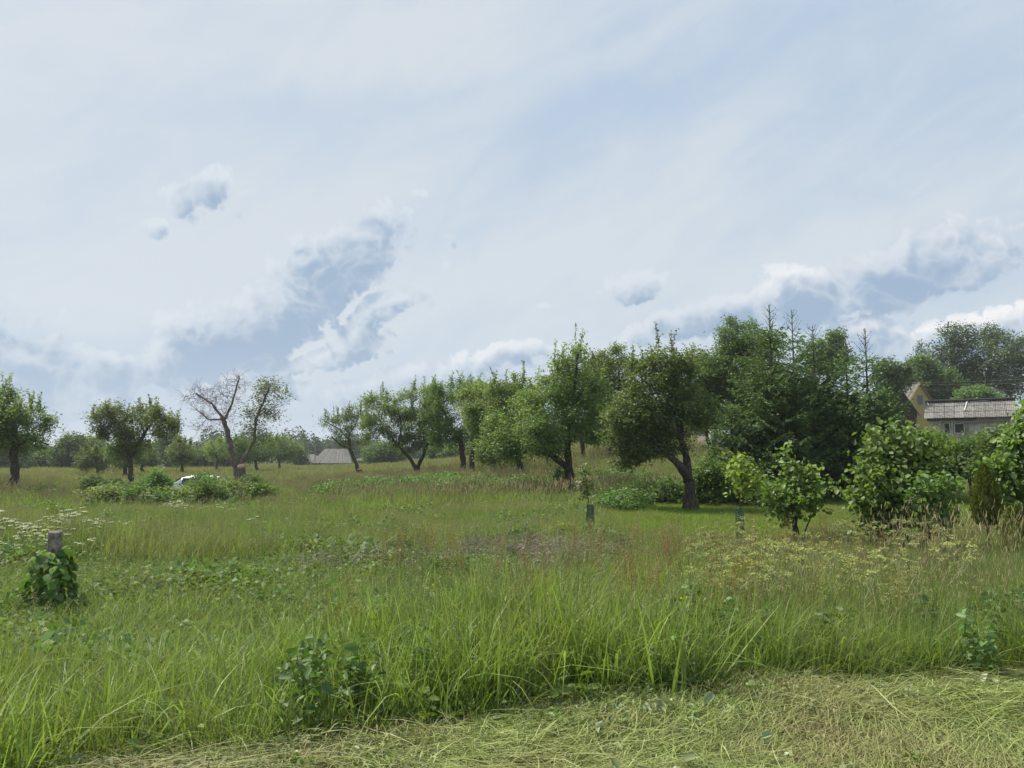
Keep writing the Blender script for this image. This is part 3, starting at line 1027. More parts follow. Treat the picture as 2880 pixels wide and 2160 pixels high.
T((1332, 1350), [(1326, 1310), (1328, 1250)], [(1370, 1170, 72, 66), (1352, 1115, 62, 46), (1395, 1235, 56, 46), (1400, 1110, 46, 34), (1440, 1080, 30, 26)], 0.16,
  [([(1328, 1260), (1360, 1210), (1385, 1160)], 0.08, 0)], seed=24, n_leaf=15000, leaf=0.10, mat='apple_olive',
  label='apple tree with the right-hand, slightly leaning trunk of the pair', group=OG)
T((1464, 1352), [(1462, 1310), (1452, 1245)], [(1440, 1160, 80, 74), (1425, 1240, 84, 40), (1390, 1285, 50, 20), (1410, 1100, 50, 40), (1480, 1112, 60, 42), (1450, 1062, 26, 24), (1500, 1190, 60, 50)], 0.17,
  [([(1456, 1270), (1420, 1210), (1400, 1170)], 0.08, 0), ([(1454, 1255), (1480, 1190), (1482, 1130)], 0.08, 0)], Y=36, seed=25, n_leaf=19000, leaf=0.09, mat='apple',
  label='low-branching apple tree whose leaves hang almost to the grass, behind the leaning trunk', group=OG)
T((1627, 1402), [(1607, 1352), (1593, 1312)], [(1540, 1135, 100, 72), (1600, 1052, 60, 50), (1645, 1125, 76, 80), (1500, 1225, 100, 60), (1415, 1245, 62, 44), (1530, 1258, 60, 20),
  (1622, 990, 26, 36), (1660, 1210, 50, 60), (1400, 1190, 40, 40)], 0.20,
  [([(1593, 1312), (1562, 1290), (1522, 1250), (1500, 1190), (1488, 1140)], 0.12, 0), ([(1600, 1325), (1597, 1240), (1602, 1160), (1640, 1090)], 0.13, 0), ([(1522, 1250), (1460, 1260), (1420, 1270)], 0.07, 1),
   ([(1602, 1160), (1615, 1080), (1622, 1000)], 0.07, 2)], seed=26, more=1.05, holes=.5, n_leaf=34000, leaf=0.085, n_att=750, mat='apple',
  label='large apple tree with a trunk leaning left and forking low, in front of the row', group=OG)
T((1647, 1304), [(1638, 1262), (1634, 1200)], [(1640, 1160, 66, 60), (1675, 1065, 60, 56), (1610, 1090, 60, 56)], 0.15, seed=27, n_leaf=9000, leaf=0.11, n_att=260, mat='dark_tree',
  label='slim dark tree seen just right of the large leaning apple tree, farther up the slope', group=OG)
T((1712, 1298), [(1716, 1272), (1728, 1250)], [(1720, 1165, 76, 60), (1735, 1060, 80, 66), (1675, 1195, 46, 40), (1680, 1060, 50, 56), (1700, 1015, 42, 34), (1785, 1100, 56, 56), (1735, 985, 22, 26), (1690, 1120, 40, 50)], 0.18,
  [([(1726, 1255), (1700, 1215), (1695, 1150)], 0.08, 0), ([(1728, 1250), (1745, 1200), (1745, 1120), (1740, 1040)], 0.10, 0)], seed=28, n_leaf=17000, leaf=0.11, n_att=420, mat='apple_olive',
  label='apple tree on the slope with a curved trunk, midway between the two front trees', group=OG)
T((1945, 1443), [(1943, 1405), (1938, 1355)], [(1870, 1095, 92, 82), (1820, 1035, 56, 46), (1900, 1028, 60, 40), (1800, 1180, 92, 54), (1818, 1250, 74, 36), (1775, 1290, 40, 26), (1900, 1185, 66, 62),
  (1955, 1150, 44, 54), (1785, 1120, 46, 52), (1860, 996, 44, 22), (1745, 1225, 40, 36)], 0.20,
  [([(1936, 1352), (1902, 1308), (1868, 1265), (1825, 1218)], 0.14, 0), ([(1940, 1355), (1934, 1292), (1916, 1240), (1902, 1160), (1882, 1080)], 0.13, 0), ([(1868, 1265), (1820, 1280), (1790, 1310)], 0.06, 1)],
  seed=29, n_leaf=42000, leaf=0.075, n_att=900, step=0.15, more=1.0, holes=.5, tuft_r=.13, mat='apple', spread=0.13,
  label='nearest apple tree, thick rough trunk with two boughs, on the mown grass', group=OG)
T((2006, 1278), [(2004, 1270)], [(2010, 1100, 92, 80), (1980, 1165, 70, 48), (1950, 1020, 40, 34), (2045, 1180, 44, 36), (1960, 1085, 44, 54)], 0.17,
  [([(2003, 1270), (1992, 1240), (1986, 1205), (1985, 1160)], 0.11, 0), ([(2004, 1270), (2013, 1240), (2015, 1200), (2022, 1150)], 0.10, 0)], Y=41, seed=30, n_leaf=18000, leaf=0.11, n_att=400, mat='apple_olive',
  label='apple tree with a narrow V-shaped trunk in front of the glazed shed', group=OG)
T((2125, 1290), [(2118, 1200), (2112, 1120), (2105, 1050)], [(2080, 972, 64, 44), (2062, 926, 38, 26), (2140, 985, 62, 60), (2010, 1050, 60, 60), (2095, 1060, 84, 70), (1985, 1010, 30, 34), (2120, 925, 36, 26), (2150, 1090, 70, 70), (2055, 898, 12, 10)], 0.24,
  [([(2112, 1120), (2060, 1070), (2010, 1040)], 0.10, 0), ([(2108, 1080), (2140, 1030), (2145, 980)], 0.10, 0), ([(2105, 1050), (2080, 990), (2070, 940)], 0.10, 0)], Y=40, seed=31, n_leaf=30000, leaf=0.105, n_att=700, mat='maple',
  tufts=16, tuft_r=.24, holes=.2, shoots=20, name='broadleaf_tree', label='tallest broad-crowned light green tree directly left of the spruces')


# ================================================================== spruces
def spruce(px, pytop, Y, Rpx, seed, label, low=0.25, lead=1.0, dens=1.0, group='young spruces'):
    rng = np.random.default_rng(seed)
    top = wp(px, pytop, Y); B = base_at(px, pytop, Y)
    H = top.z - B.z; R = Rpx * Y / F
    root = thing('spruce_tree', label, 'spruce', B, group=group)
    body = H - lead * 0.9
    mb = MB(); mb.tube([(0, 0, -0.3), (0, 0, body * .5), (rng.normal(0, .03), 0, H)], [0.11, 0.06, 0.008], 8)
    mb.build('trunk', M['bark'], root, smooth=True)
    A = []; Bn = []; ra = []; rb = []
    P = []; Dn = []; Ti = []; Ln = []
    z = low
    while z < H - 0.12:
        f = z / body
        n = int(rng.integers(6, 9)) if f < .72 else (5 if f < 1 else 4)
        for k in range(n):
            az = 2 * pi * (k + rng.uniform(-.3, .3)) / n + z * 2.1
            if f < 1:
                L = R * (1 - f) ** 0.60 * (1 - .38 * max(0, f - .62) / .38) * rng.uniform(0.72, 1.12) * (1.0 if f > 0.12 else 0.85) + 0.22
                pitch = -0.30 + 0.75 * f ** 1.5
            else:
                L = 0.26 * (H - z) / (H - body) + 0.09; pitch = .9
            hd = np.array([cos(az), sin(az), 0])
            m = max(4, int(L / 0.16))
            t = np.linspace(0, 1, m + 1)[:, None]
            path = np.array([0, 0, z]) + hd * L * t + np.array([0, 0, 1]) * (L * (pitch * t + (0.28 + 0.15 * rng.normal()) * t ** 2.2))
            A.append(path[:-1]); Bn.append(path[1:])
            rr = 0.016 * (1 - t[:, 0] * 0.8) * (0.6 + L / R)
            ra.append(rr[:-1]); rb.append(rr[1:])
            side = np.array([-sin(az), cos(az), 0])
            if f >= 1:
                P.append(path[1:]); Dn.append(norm(path[1:] - path[:-1])); Ln.append(np.full(m, .075)); Ti.append(np.full(m, .5))
                z_ = 0
            for i in range(1, m + 1):
                tt = i / m
                if f >= 1: break
                if tt < 0.22 and f < 0.9: continue
                for sg in (-1, 1):
                    for rep in range(1 if f > .72 else 2):
                        l2 = (0.42 * L * (1 - tt) ** 0.8 + 0.13) * rng.uniform(0.6, 1.1) * (1 if f < 1 else .45)
                        d = side * sg * rng.uniform(.6, 1) + hd * rng.uniform(.5, .9) + np.array([0, 0, rng.uniform(-.38, .02)])
                        d /= np.linalg.norm(d)
                        c = path[i] - (path[i] - path[i - 1]) * rng.uniform(0, 1)
                        k2 = max(2, int(l2 / 0.085))
                        s_ = (np.arange(k2) + 0.2) / k2
                        q = c + d * (l2 * s_)[:, None] + np.array([0, 0, -1]) * (0.12 * l2 * s_ ** 2)[:, None]
                        P.append(q); Dn.append(np.repeat(d[None], k2, 0)); Ln.append(np.full(k2, 0.125))
                        Ti.append(0.30 + 0.6 * (s_ > 0.75) * (tt ** 1.2) + rng.normal(0, .07, k2))
            # tip candles
            if f < 1:
                P.append(path[-3:]); Dn.append(np.repeat((path[-1] - path[-2])[None] / np.linalg.norm(path[-1] - path[-2]), 3, 0)); Ln.append(np.full(3, 0.14)); Ti.append(np.full(3, .8))
        z += (0.20 if f < .72 else 0.30 if f < 1 else 0.26) * rng.uniform(0.8, 1.2) / (dens ** .5)
    # the leader is clothed in short needles
    zz = np.arange(body, H, 0.03)
    q = np.stack([0 * zz, 0 * zz, zz], 1); P.append(q); o = norm(rng.normal(size=(len(zz), 3)) * [1, 1, 0]) * .5 + [0, 0, 1]
    Dn.append(norm(o)); Ln.append(np.full(len(zz), .07)); Ti.append(np.full(len(zz), .45))
    P = np.concatenate(P); Dn = np.concatenate(Dn); Ln = np.concatenate(Ln); Ti = np.concatenate(Ti)
    V, q = segments(np.concatenate(A), np.concatenate(Bn), np.concatenate(ra), np.concatenate(rb), 3)
    new_obj('branches', np_mesh('branches', V, q, M['bark']), root)['kind'] = 'stuff'
    n = len(P)
    # two crossed narrow sprays per place
    parts = []
    for up in (6.0, 0.0):
        nn = rnd_unit(rng, n) * 0.5 + np.array([0, 0, 1.0]) if up else rnd_unit(rng, n)
        d = norm(Dn + rng.normal(size=(n, 3)) * 0.22)
        s = norm(np.cross(d, nn)); w = Ln[:, None] * 0.20; L = Ln[:, None] * (1.15 if up else .9)
        C = P + d * L * 0.45
        V = np.stack([P, C + s * w, P + d * L + np.array([0, 0, -0.01]), C - s * w], 1).reshape(-1, 3)
        parts.append((V, np.arange(4 * n).reshape(n, 4), np.clip(Ti, 0, 1)))
    V, Fq, tt = merge(parts)
    new_obj('needles', np_mesh('needles', V, Fq, M['spruce'], tint=tt), root)
    return root


spruce(2165, 858, 27.0, 200, 41, 'tallest spruce, its long leader the leftmost of the spruce tips', lead=1.0)
spruce(2226, 872, 29.0, 175, 42, 'spruce whose thin leader stands second from the left', lead=1.0, dens=.8)
spruce(2285, 918, 28.0, 165, 43, 'spruce with a short broom-like tip, third from the left', lead=.6)
spruce(2430, 925, 27.0, 150, 44, 'rightmost spruce leader, with a tall fishbone tip', lead=1.1)
spruce(2378, 962, 28.5, 150, 45, 'spruce with a low feathery tip just left of the rightmost leader', lead=.7, dens=.8)
spruce(2055, 1130, 26.5, 95, 46, 'low light-tipped spruce at the left foot of the spruce clump', lead=.3)
spruce(2478, 1085, 28.0, 90, 47, 'dark short spruce at the right end of the clump, under the yellow house', lead=.3)


# ================================================================== background trees
def BT(px, base_py, Y, lobes, seed, label, name='broadleaf_tree', r=0.2, trunk=None, **kw):
    trunk = trunk or [(px, (base_py + lobes[0][1]) / 2), (px, lobes[0][1])]
    return T((px, base_py), trunk, lobes, r, Y=Y, seed=seed, name=name, label=label, **kw)


BT(2330, 1240, 62, [(2325, 1010, 50, 50), (2345, 960, 32, 36), (2300, 1000, 30, 40), (2360, 1010, 30, 40)], 51, 'tree with glossy leaves peeping out between the spruce tips', n_leaf=6000, leaf=0.20, mat='poplar', n_att=250, shoots=0)
BT(2500, 1240, 64, [(2500, 1060, 46, 46), (2480, 1035, 26, 22), (2530, 1060, 30, 40)], 52, 'small pale-leaved tree right of the spruces, left of the dark gable', n_leaf=4000, leaf=0.20, mat='poplar', n_att=160, shoots=0)
BT(2600, 1230, 92, [(2600, 1075, 72, 55), (2590, 1030, 46, 32), (2630, 1120, 60, 60), (2570, 1090, 46, 50), (2650, 1080, 40, 50)], 53, 'dense round dark tree behind the yellow house', n_leaf=16000, leaf=0.27, mat='maple', n_att=300, shoots=0, r=.35)
PG = 'tall poplars behind the shed'
BT(2690, 1230, 105, [(2672, 946, 42, 34), (2622, 992, 50, 38), (2690, 1010, 60, 46), (2715, 950, 28, 34), (2640, 1060, 50, 50), (2700, 1080, 60, 50), (2730, 1030, 30, 46), (2590, 1020, 26, 22)], 54, 'left one of the two tall poplars behind the grey shed', n_leaf=11000, leaf=0.27, tufts=10, tuft_r=.55, mat='poplar',
   n_att=500, holes=.45, more=1.7, trunk=[(2692, 1150), (2688, 1080), (2680, 1000), (2676, 950)], r=.4, shoots=0, name='poplar_tree', spread=.35, group=PG, gnarl=.25, bark='bark_grey')
BT(2782, 1230, 103, [(2782, 944, 44, 30), (2830, 960, 40, 30), (2770, 1000, 56, 44), (2850, 1010, 50, 40), (2740, 990, 30, 40), (2790, 1060, 70, 40), (2860, 1080, 50, 50), (2830, 1040, 50, 50), (2900, 990, 50, 50)], 55, 'right one of the two tall poplars, trunk showing above the shed roof', n_leaf=13000, leaf=0.27, tufts=10, tuft_r=.55, mat='poplar',
   n_att=560, holes=.45, more=1.7, trunk=[(2782, 1150), (2780, 1080), (2784, 1000), (2786, 955)], r=.42, shoots=0, name='poplar_tree', spread=.35, group=PG, gnarl=.25, bark='bark_grey')
BT(2745, 1200, 78, [(2740, 1115, 46, 26), (2715, 1125, 30, 22), (2775, 1122, 30, 24), (2745, 1095, 24, 14)], 56, 'low round tree poking up behind the shed roof', n_leaf=6000, leaf=0.2, mat='maple', n_att=200, shoots=0)

# far trees across the meadow, left
FG = 'far trees at the edge of the meadow'
FT = [
    (-30, 1328, 105, [(-20, 1270, 90, 50), (60, 1290, 40, 35), (20, 1240, 50, 30)], 'dark_tree', 'dark tree mass behind the tree at the left edge'),
    (130, 1330, 115, [(130, 1290, 40, 26), (155, 1300, 26, 22), (108, 1302, 22, 20)], 'dark_tree', 'low rounded tree between the left-edge tree and the big dark one'),
    (212, 1330, 108, [(205, 1268, 42, 44), (240, 1262, 32, 34), (180, 1290, 26, 34), (215, 1240, 26, 20)], 'dark_tree', 'big dark dense tree left of the double-crowned apple tree'),
    (260, 1328, 112, [(255, 1270, 34, 36), (270, 1245, 22, 16)], 'maple', 'dark tree topped lighter green, touching the big dark one'),
    (440, 1318, 125, [(445, 1270, 32, 30), (425, 1290, 24, 24)], 'dark_tree', 'dark tree beside the grey roof behind the double-crowned apple tree'),
    (475, 1318, 120, [(480, 1245, 22, 24), (485, 1275, 28, 30)], 'poplar', 'pale airy tree behind the white car and its fruit tree'),
    (560, 1322, 122, [(560, 1285, 30, 26), (580, 1295, 26, 22)], 'dark_tree', 'dark shrubby tree between the fruit trees left of the dead crown'),
    (640, 1318, 118, [(640, 1270, 36, 34), (665, 1280, 30, 28)], 'dark_tree', 'dark tree right behind the dead tree trunk'),
    (830, 1300, 150, [(828, 1270, 22, 22), (845, 1285, 18, 14)], 'maple', 'tree at the right of the compact fruit tree, by the barn'),
    (1045, 1312, 125, [(1075, 1275, 50, 34), (1045, 1285, 24, 24), (1110, 1285, 34, 26)], 'dark_tree', 'dark thicket tree right of the barn'),
    (1240, 1312, 110, [(1240, 1270, 46, 30), (1290, 1270, 46, 30)], 'maple', 'bright tree behind the second trunk of the dense row'),
    (1400, 1305, 100, [(1390, 1265, 56, 34), (1450, 1255, 50, 40), (1350, 1280, 40, 26)], 'dark_tree', 'dark tree closing the gap under the dense row'),
    (1560, 1290, 78, [(1560, 1240, 66, 40), (1620, 1235, 50, 40), (1680, 1230, 46, 40)], 'dark_tree', 'dark tree high on the slope behind the large leaning apple tree'),
    (1790, 1270, 72, [(1780, 1200, 70, 50), (1850, 1200, 60, 50), (1900, 1190, 50, 50)], 'dark_tree', 'dark tree behind the nearest apple tree, up the slope'),
    (2190, 1270, 66, [(2200, 1180, 90, 60), (2100, 1170, 50, 50), (2320, 1180, 80, 60)], 'dark_tree', 'dark broad tree behind the spruce clump'),
]
for i, (px, py, Y, lobes, mat, lab) in enumerate(FT):
    BT(px, py, Y, lobes, 60 + i, lab, n_leaf=3600 + 25 * int(sum(l[2] for l in lobes)), leaf=0.30, mat=mat, n_att=150, shoots=0, group=FG, step=0.6, r=.25, cluster=7, spread=.45)


def far_forest():
    rng = np.random.default_rng(5)
    C = []
    for px in np.arange(-420, 3300, 9.0):
        Y = rng.uniform(215, 300)
        u = (px - 1440) / F
        h = rng.uniform(5.5, 9.5) * (1.25 if 560 < px < 1050 else 0.8) + (5 if px > 1500 else 0)
        x = u * Y; g = gz(x, Y)
        n = 520
        p = rng.normal(size=(n, 3)) * np.array([1.6, 1.6, 1.0]); p = norm(p) * (rng.uniform(0, 1, (n, 1)) ** .25)
        C.append(np.array([x, Y, g + h * 0.5]) + p * np.array([rng.uniform(1.6, 3.2), 2.5, h * .52]))
    P = np.concatenate(C)
    V, Fq, tt = leaves(rng, P, 0.8, 0.7, up=.4, tint=rng.normal(.4, .2, len(P)))
    o = new_obj('distant_forest', np_mesh('distant_forest', V, Fq, M['far_tree'], tint=tt))
    tag(o, kind='stuff', label='far line of dark woodland beyond the meadow', cat='forest')


far_forest()


# ================================================================== bushes
def bush(px, base_py, lobes, seed, label, Y=None, name='bush', mat='bush', n_leaf=3500, leaf=0.09, n_att=150, r=0.03, group=None, **kw):
    if Y is None: Y = hit(px, base_py).y
    B = base_at(px, base_py, Y)
    k = Y / F
    rng = np.random.default_rng(seed)
    lob = []; limbs = []
    for l in lobes:
        c = wp(l[0], l[1], Y)
        dy = rng.normal(0, .15) * l[2] * k
        lob.append((c.x - B.x, dy, max(c.z - B.z, 0.05), l[2] * k, l[2] * k * .9, l[3] * k))
        a = rng.normal(0, .06, 2)
        cc = np.array(lob[-1][:3])
        limbs.append(([(a[0], a[1], -0.05), (cc[0] * .35 + a[0], cc[1] * .35 + a[1], cc[2] * .5), cc * np.array([.9, .9, .95])], r, r * .45, None))
    return make_tree(name, label, 'bush', B, limbs, lob, seed=seed, n_att=n_att, n_leaf=n_leaf, leaf=leaf, mat=mat, step=kw.pop('step', max(.07, 3.0 * k * 1.6)), kill=kw.pop('kill', max(.10, 3.0 * k * 2.4)),
                     group=group, shoots=kw.pop('shoots', 5), shoot_h=.45, stem_obj='stems', spread=kw.pop('spread', .10), leaf_r=.05, **kw)


LB = 'bushes round the white car'
for i, a in enumerate([
    (108, 1408, [(108, 1396, 24, 14), (125, 1400, 16, 10)], 'dark_tree', 'small dark bush alone in the meadow by the left-edge tree'),
    (262, 1388, [(262, 1362, 30, 20), (240, 1372, 16, 14), (285, 1374, 18, 12)], 'dark_tree', 'darkest round bush at the left end of the bush group'),
    (325, 1400, [(330, 1378, 22, 20), (305, 1390, 22, 12)], 'bush', 'low green bush just right of the darkest round one'),
    (355, 1410, [(352, 1394, 40, 18), (378, 1402, 20, 10)], 'dark_tree', 'low dark bush below the trunk of the double-crowned apple tree'),
    (440, 1396, [(440, 1358, 34, 20), (420, 1370, 30, 18), (462, 1372, 20, 14), (445, 1340, 18, 10)], 'bush', 'tallest leafy bush, right against the left side of the white car'),
    (480, 1400, [(480, 1386, 36, 16), (450, 1392, 24, 12)], 'dark_tree', 'dark bush in front of the white car'),
    (555, 1396, [(572, 1358, 30, 22), (598, 1364, 26, 18), (545, 1376, 26, 12)], 'bush', 'green bush covering the right half of the white car'),
    (575, 1398, [(572, 1378, 28, 20), (602, 1388, 22, 12)], 'bush', 'green bush at the foot of the slim grey post'),
    (628, 1385, [(622, 1362, 26, 16), (645, 1370, 24, 14)], 'dark_tree', 'dark bush between the slim grey post and the sawn trunk'),
    (640, 1404, [(640, 1384, 26, 20), (672, 1396, 24, 12)], 'apple_olive', 'low bush in front of the sawn trunk, left of the leaning post'),
    (655, 1420, [(655, 1406, 16, 14)], 'dark_tree', 'narrow dark clump left below the leaning post'),
    (712, 1378, [(705, 1358, 28, 16), (728, 1366, 22, 12)], 'bush', 'bush at the right foot of the sawn trunk'),
    (735, 1402, [(735, 1388, 28, 12), (755, 1394, 16, 8)], 'elder', 'low light bush right of the leaning post'),
    (300, 1424, [(300, 1402, 34, 12), (268, 1408, 22, 12)], 'apple_olive', 'low leafy bush in front of the darkest round one'),
    (395, 1432, [(395, 1400, 30, 20), (430, 1414, 34, 12)], 'bush', 'broad low bush nearest to the camera, left of the car'),
    (500, 1428, [(490, 1408, 34, 14), (540, 1404, 22, 16)], 'apple_olive', 'lighter low bush nearest to the camera, below the car'),
    (590, 1428, [(590, 1396, 26, 24), (625, 1412, 28, 10)], 'dark_tree', 'low bush nearest to the camera, below the slim grey post'),
    (850, 1382, [(850, 1372, 18, 10)], 'dark_tree', 'tiny dark bush alone in the meadow below the barn'),
]):
    px, py, lobes, mat, lab = a
    bush(px, py, lobes, 200 + i, lab, Y=42.3 if px in (440, 555) else None, mat=mat, n_leaf=int(1500 + 2.6 * sum(l[2] * l[3] for l in lobes)), leaf=0.13, n_att=220, group=LB if 230 < px < 800 else None, spread=.14)

UG = 'bushes under the slope trees'
for i, a in enumerate([
    (1985, 1425, [(1990, 1330, 50, 34), (1970, 1370, 44, 36), (2010, 1375, 44, 40), (1965, 1410, 40, 20)], 'elder', 24.5, 'leafy light green elder right behind the nearest apple tree'),
    (2085, 1425, [(2080, 1330, 52, 36), (2110, 1370, 50, 40), (2050, 1380, 46, 36), (2100, 1410, 50, 20)], 'elder', 25.0, 'elder bush behind the yellow-leaved sapling'),
    (1880, 1425, [(1880, 1385, 40, 26), (1850, 1400, 36, 20), (1910, 1402, 30, 18)], 'bush', 25.0, 'low bush just left of the nearest thick trunk'),
    (1500, 1400, [(1480, 1372, 30, 14), (1500, 1385, 26, 12)], 'bush', 29.0, 'low sprawling bush left of the leaning trunk foot'),
    (2160, 1430, [(2150, 1395, 40, 30), (2185, 1400, 36, 30)], 'bush', 23.5, 'dark green bush between yellow-leaved sapling and small hazel'),
    (1575, 1372, [(1572, 1352, 8, 20)], 'apple', 28.0, 'thin upright seedling left of the leaning trunk'),
]):
    px, py, lobes, mat, Y, lab = a
    bush(px, py, lobes, 230 + i, lab, Y=Y, mat=mat, n_leaf=int(900 + 1.0 * sum(l[2] * l[3] for l in lobes)), leaf=0.10, group=UG, spread=.12, n_att=220)
RG = 'bushes in front of the shed'
for i, a in enumerate([
    (2520, 1370, [(2500, 1290, 60, 40), (2540, 1320, 60, 36), (2470, 1330, 50, 36)], 'bush', 27.0, 'bush between the big hazel and the spruces, low and green'),
    (2590, 1350, [(2585, 1254, 42, 26), (2610, 1305, 50, 32), (2560, 1300, 40, 32)], 'bush', 27.0, 'bush behind the top of the big hazel, below the shed window'),
    (2650, 1345, [(2640, 1252, 40, 20), (2660, 1300, 50, 32), (2690, 1315, 40, 24)], 'elder', 26.0, 'bright elder in front of the shed door'),
    (2730, 1345, [(2735, 1262, 46, 30), (2720, 1300, 56, 36), (2760, 1310, 40, 36)], 'bush', 25.0, 'leafy bush under the right half of the shed roof'),
    (2800, 1350, [(2815, 1250, 50, 34), (2830, 1300, 56, 46), (2780, 1310, 40, 36)], 'elder', 23.0, 'tall bush hiding the right end of the shed wall'),
    (2620, 1260, [(2625, 1225, 30, 18), (2650, 1232, 22, 12)], 'apple_olive', 45.0, 'dull brownish bush against the shed wall'),
]):
    px, py, lobes, mat, Y, lab = a
    bush(px, py, lobes, 250 + i, lab, Y=Y, mat=mat, n_leaf=int(1200 + 1.0 * sum(l[2] * l[3] for l in lobes)), leaf=0.11, group=RG, spread=.14, n_att=240)
CG = 'shrubs on the brush pile'
for i, a in enumerate([
    (1470, 1545, [(1470, 1505, 40, 26), (1440, 1518, 30, 20), (1500, 1520, 30, 20), (1475, 1485, 20, 12)], 'bush', 13.4, 'grey-green shrub in the middle of the brush pile'),
    (1395, 1545, [(1395, 1522, 30, 16), (1370, 1528, 20, 12)], 'elder', 13.6, 'low spreading shrub at the left of the brush pile'),
    (1595, 1525, [(1600, 1496, 26, 8), (1570, 1502, 18, 10)], 'yellow_leaf', 14.0, 'bright yellow-green seedling left of the middle mesh guard'),
    (1710, 1552, [(1700, 1520, 34, 22), (1735, 1528, 34, 20), (1670, 1530, 26, 16)], 'dark_tree', 13.2, 'dark shrub at the foot of the middle mesh guard'),
    (1130, 1570, [(1120, 1542, 26, 20), (1145, 1550, 22, 16)], 'bush', 12.6, 'dark green shrub left of the brush pile'),
    (1270, 1630, [(1275, 1598, 36, 22), (1240, 1606, 26, 18)], 'dark_tree', 10.2, 'dark leafy clump in front of the brush pile'),
]):
    px, py, lobes, mat, Y, lab = a
    bush(px, py, lobes, 270 + i, lab, Y=Y, mat=mat, n_leaf=1500, leaf=0.055, group=CG, spread=.06, n_att=150, shoots=0, step=.06, kill=.08, r=.012)

# ------------------------------------------------------------------ hazels and saplings close by
bush(2545, 1552, [(2545, 1440, 105, 95), (2500, 1345, 85, 80), (2485, 1255, 48, 50), (2560, 1275, 56, 60), (2515, 1205, 24, 32), (2430, 1490, 40, 40), (2425, 1400, 34, 34), (2620, 1420, 50, 70), (2630, 1490, 40, 50), (2590, 1345, 60, 50), (2465, 1300, 36, 36), (2540, 1225, 24, 26)],
     301, 'big dense hazel bush with broad leaves, foliage down to the grass', Y=13.6, name='hazel_bush', mat='hazel', n_leaf=8000, leaf=0.088, n_att=620, r=.022, aspect=.85, six=True, single=300, shoots=4, spread=.10, step=.11, kill=.15, cluster=5, droop=.5, group='hazel bushes')
bush(2238, 1535, [(2235, 1395, 70, 38), (2290, 1335, 30, 32), (2218, 1305, 22, 26), (2185, 1372, 26, 34), (2340, 1378, 18, 12), (2255, 1350, 40, 34), (2200, 1425, 40, 20)],
     302, 'small open hazel bush on a few thin stems, right of the yellow-leaved sapling', Y=14.4, name='hazel_bush', mat='hazel', n_leaf=1500, leaf=0.085, n_att=170, r=.018, aspect=.85, six=True, single=220, shoots=3, spread=.07, step=.10, kill=.14, cluster=4, droop=.5, group='hazel bushes')
bush(2850, 1590, [(2875, 1235, 34, 44), (2905, 1160, 22, 40), (2858, 1315, 40, 56), (2910, 1330, 56, 90), (2830, 1290, 20, 30), (2915, 1450, 40, 76), (2832, 1390, 14, 30)],
     303, 'tall hazel bush at the right edge behind the slim thujas', Y=13.8, name='hazel_bush', mat='hazel', n_leaf=7000, leaf=0.088, n_att=560, r=.024, aspect=.85, six=True, single=300, shoots=4, spread=.10, step=.11, kill=.15, cluster=5, droop=.5, group='hazel bushes')


def leafy_sapling(px, Y, lobes, seed, label, mat, n_leaf, leaf, stem_px, six=False, n_att=60, name='sapling'):
    B = base_at(px, 1500, Y)
    k = Y / F
    lob = []
    for l in lobes:
        c = wp(l[0], l[1], Y); lob.append((c.x - B.x, 0, c.z - B.z, l[2] * k, l[2] * k, l[3] * k))
    pts = [(0, 0, 0)] + [(wp(a, b, Y).x - B.x, 0, wp(a, b, Y).z - B.z) for a, b in stem_px]
    return make_tree(name, label, 'sapling', B, [(pts, .010, .005, None)], lob, seed=seed, n_att=n_att, n_leaf=n_leaf, leaf=leaf, mat=mat, bark='twig', step=.07, kill=.1, shoots=0, stem_obj='stem',
                     spread=.04, six=six, aspect=.7, cluster=5, leaf_r=.03)


leafy_sapling(1640, 15.6, [(1645, 1325, 16, 12), (1650, 1360, 22, 12), (1638, 1395, 14, 10), (1655, 1378, 16, 10)], 311, 'spindly tree sapling rising out of the middle mesh guard', 'apple', 330, .065, [(1655, 1410), (1648, 1350), (1644, 1310)], n_att=50)
leafy_sapling(2082, 14.2, [(2085, 1298, 18, 8), (2085, 1330, 22, 16), (2100, 1365, 36, 20), (2130, 1355, 22, 16), (2060, 1370, 16, 14)], 312, 'yellow-leaved maple sapling rising out of the left-hand green guard by the hazel', 'yellow_leaf', 420, .085, [(2082, 1420), (2080, 1360), (2084, 1300)], six=True, n_att=70)
leafy_sapling(2652, 11.4, [(2640, 1360, 44, 22), (2610, 1400, 50, 26), (2650, 1420, 32, 24), (2672, 1365, 16, 16), (2630, 1450, 34, 12)], 313, 'oak sapling with pale leaves in the mesh guard before the big hazel', 'oak', 720, .075, [(2652, 1470), (2648, 1420), (2642, 1350)], six=True, n_att=120)


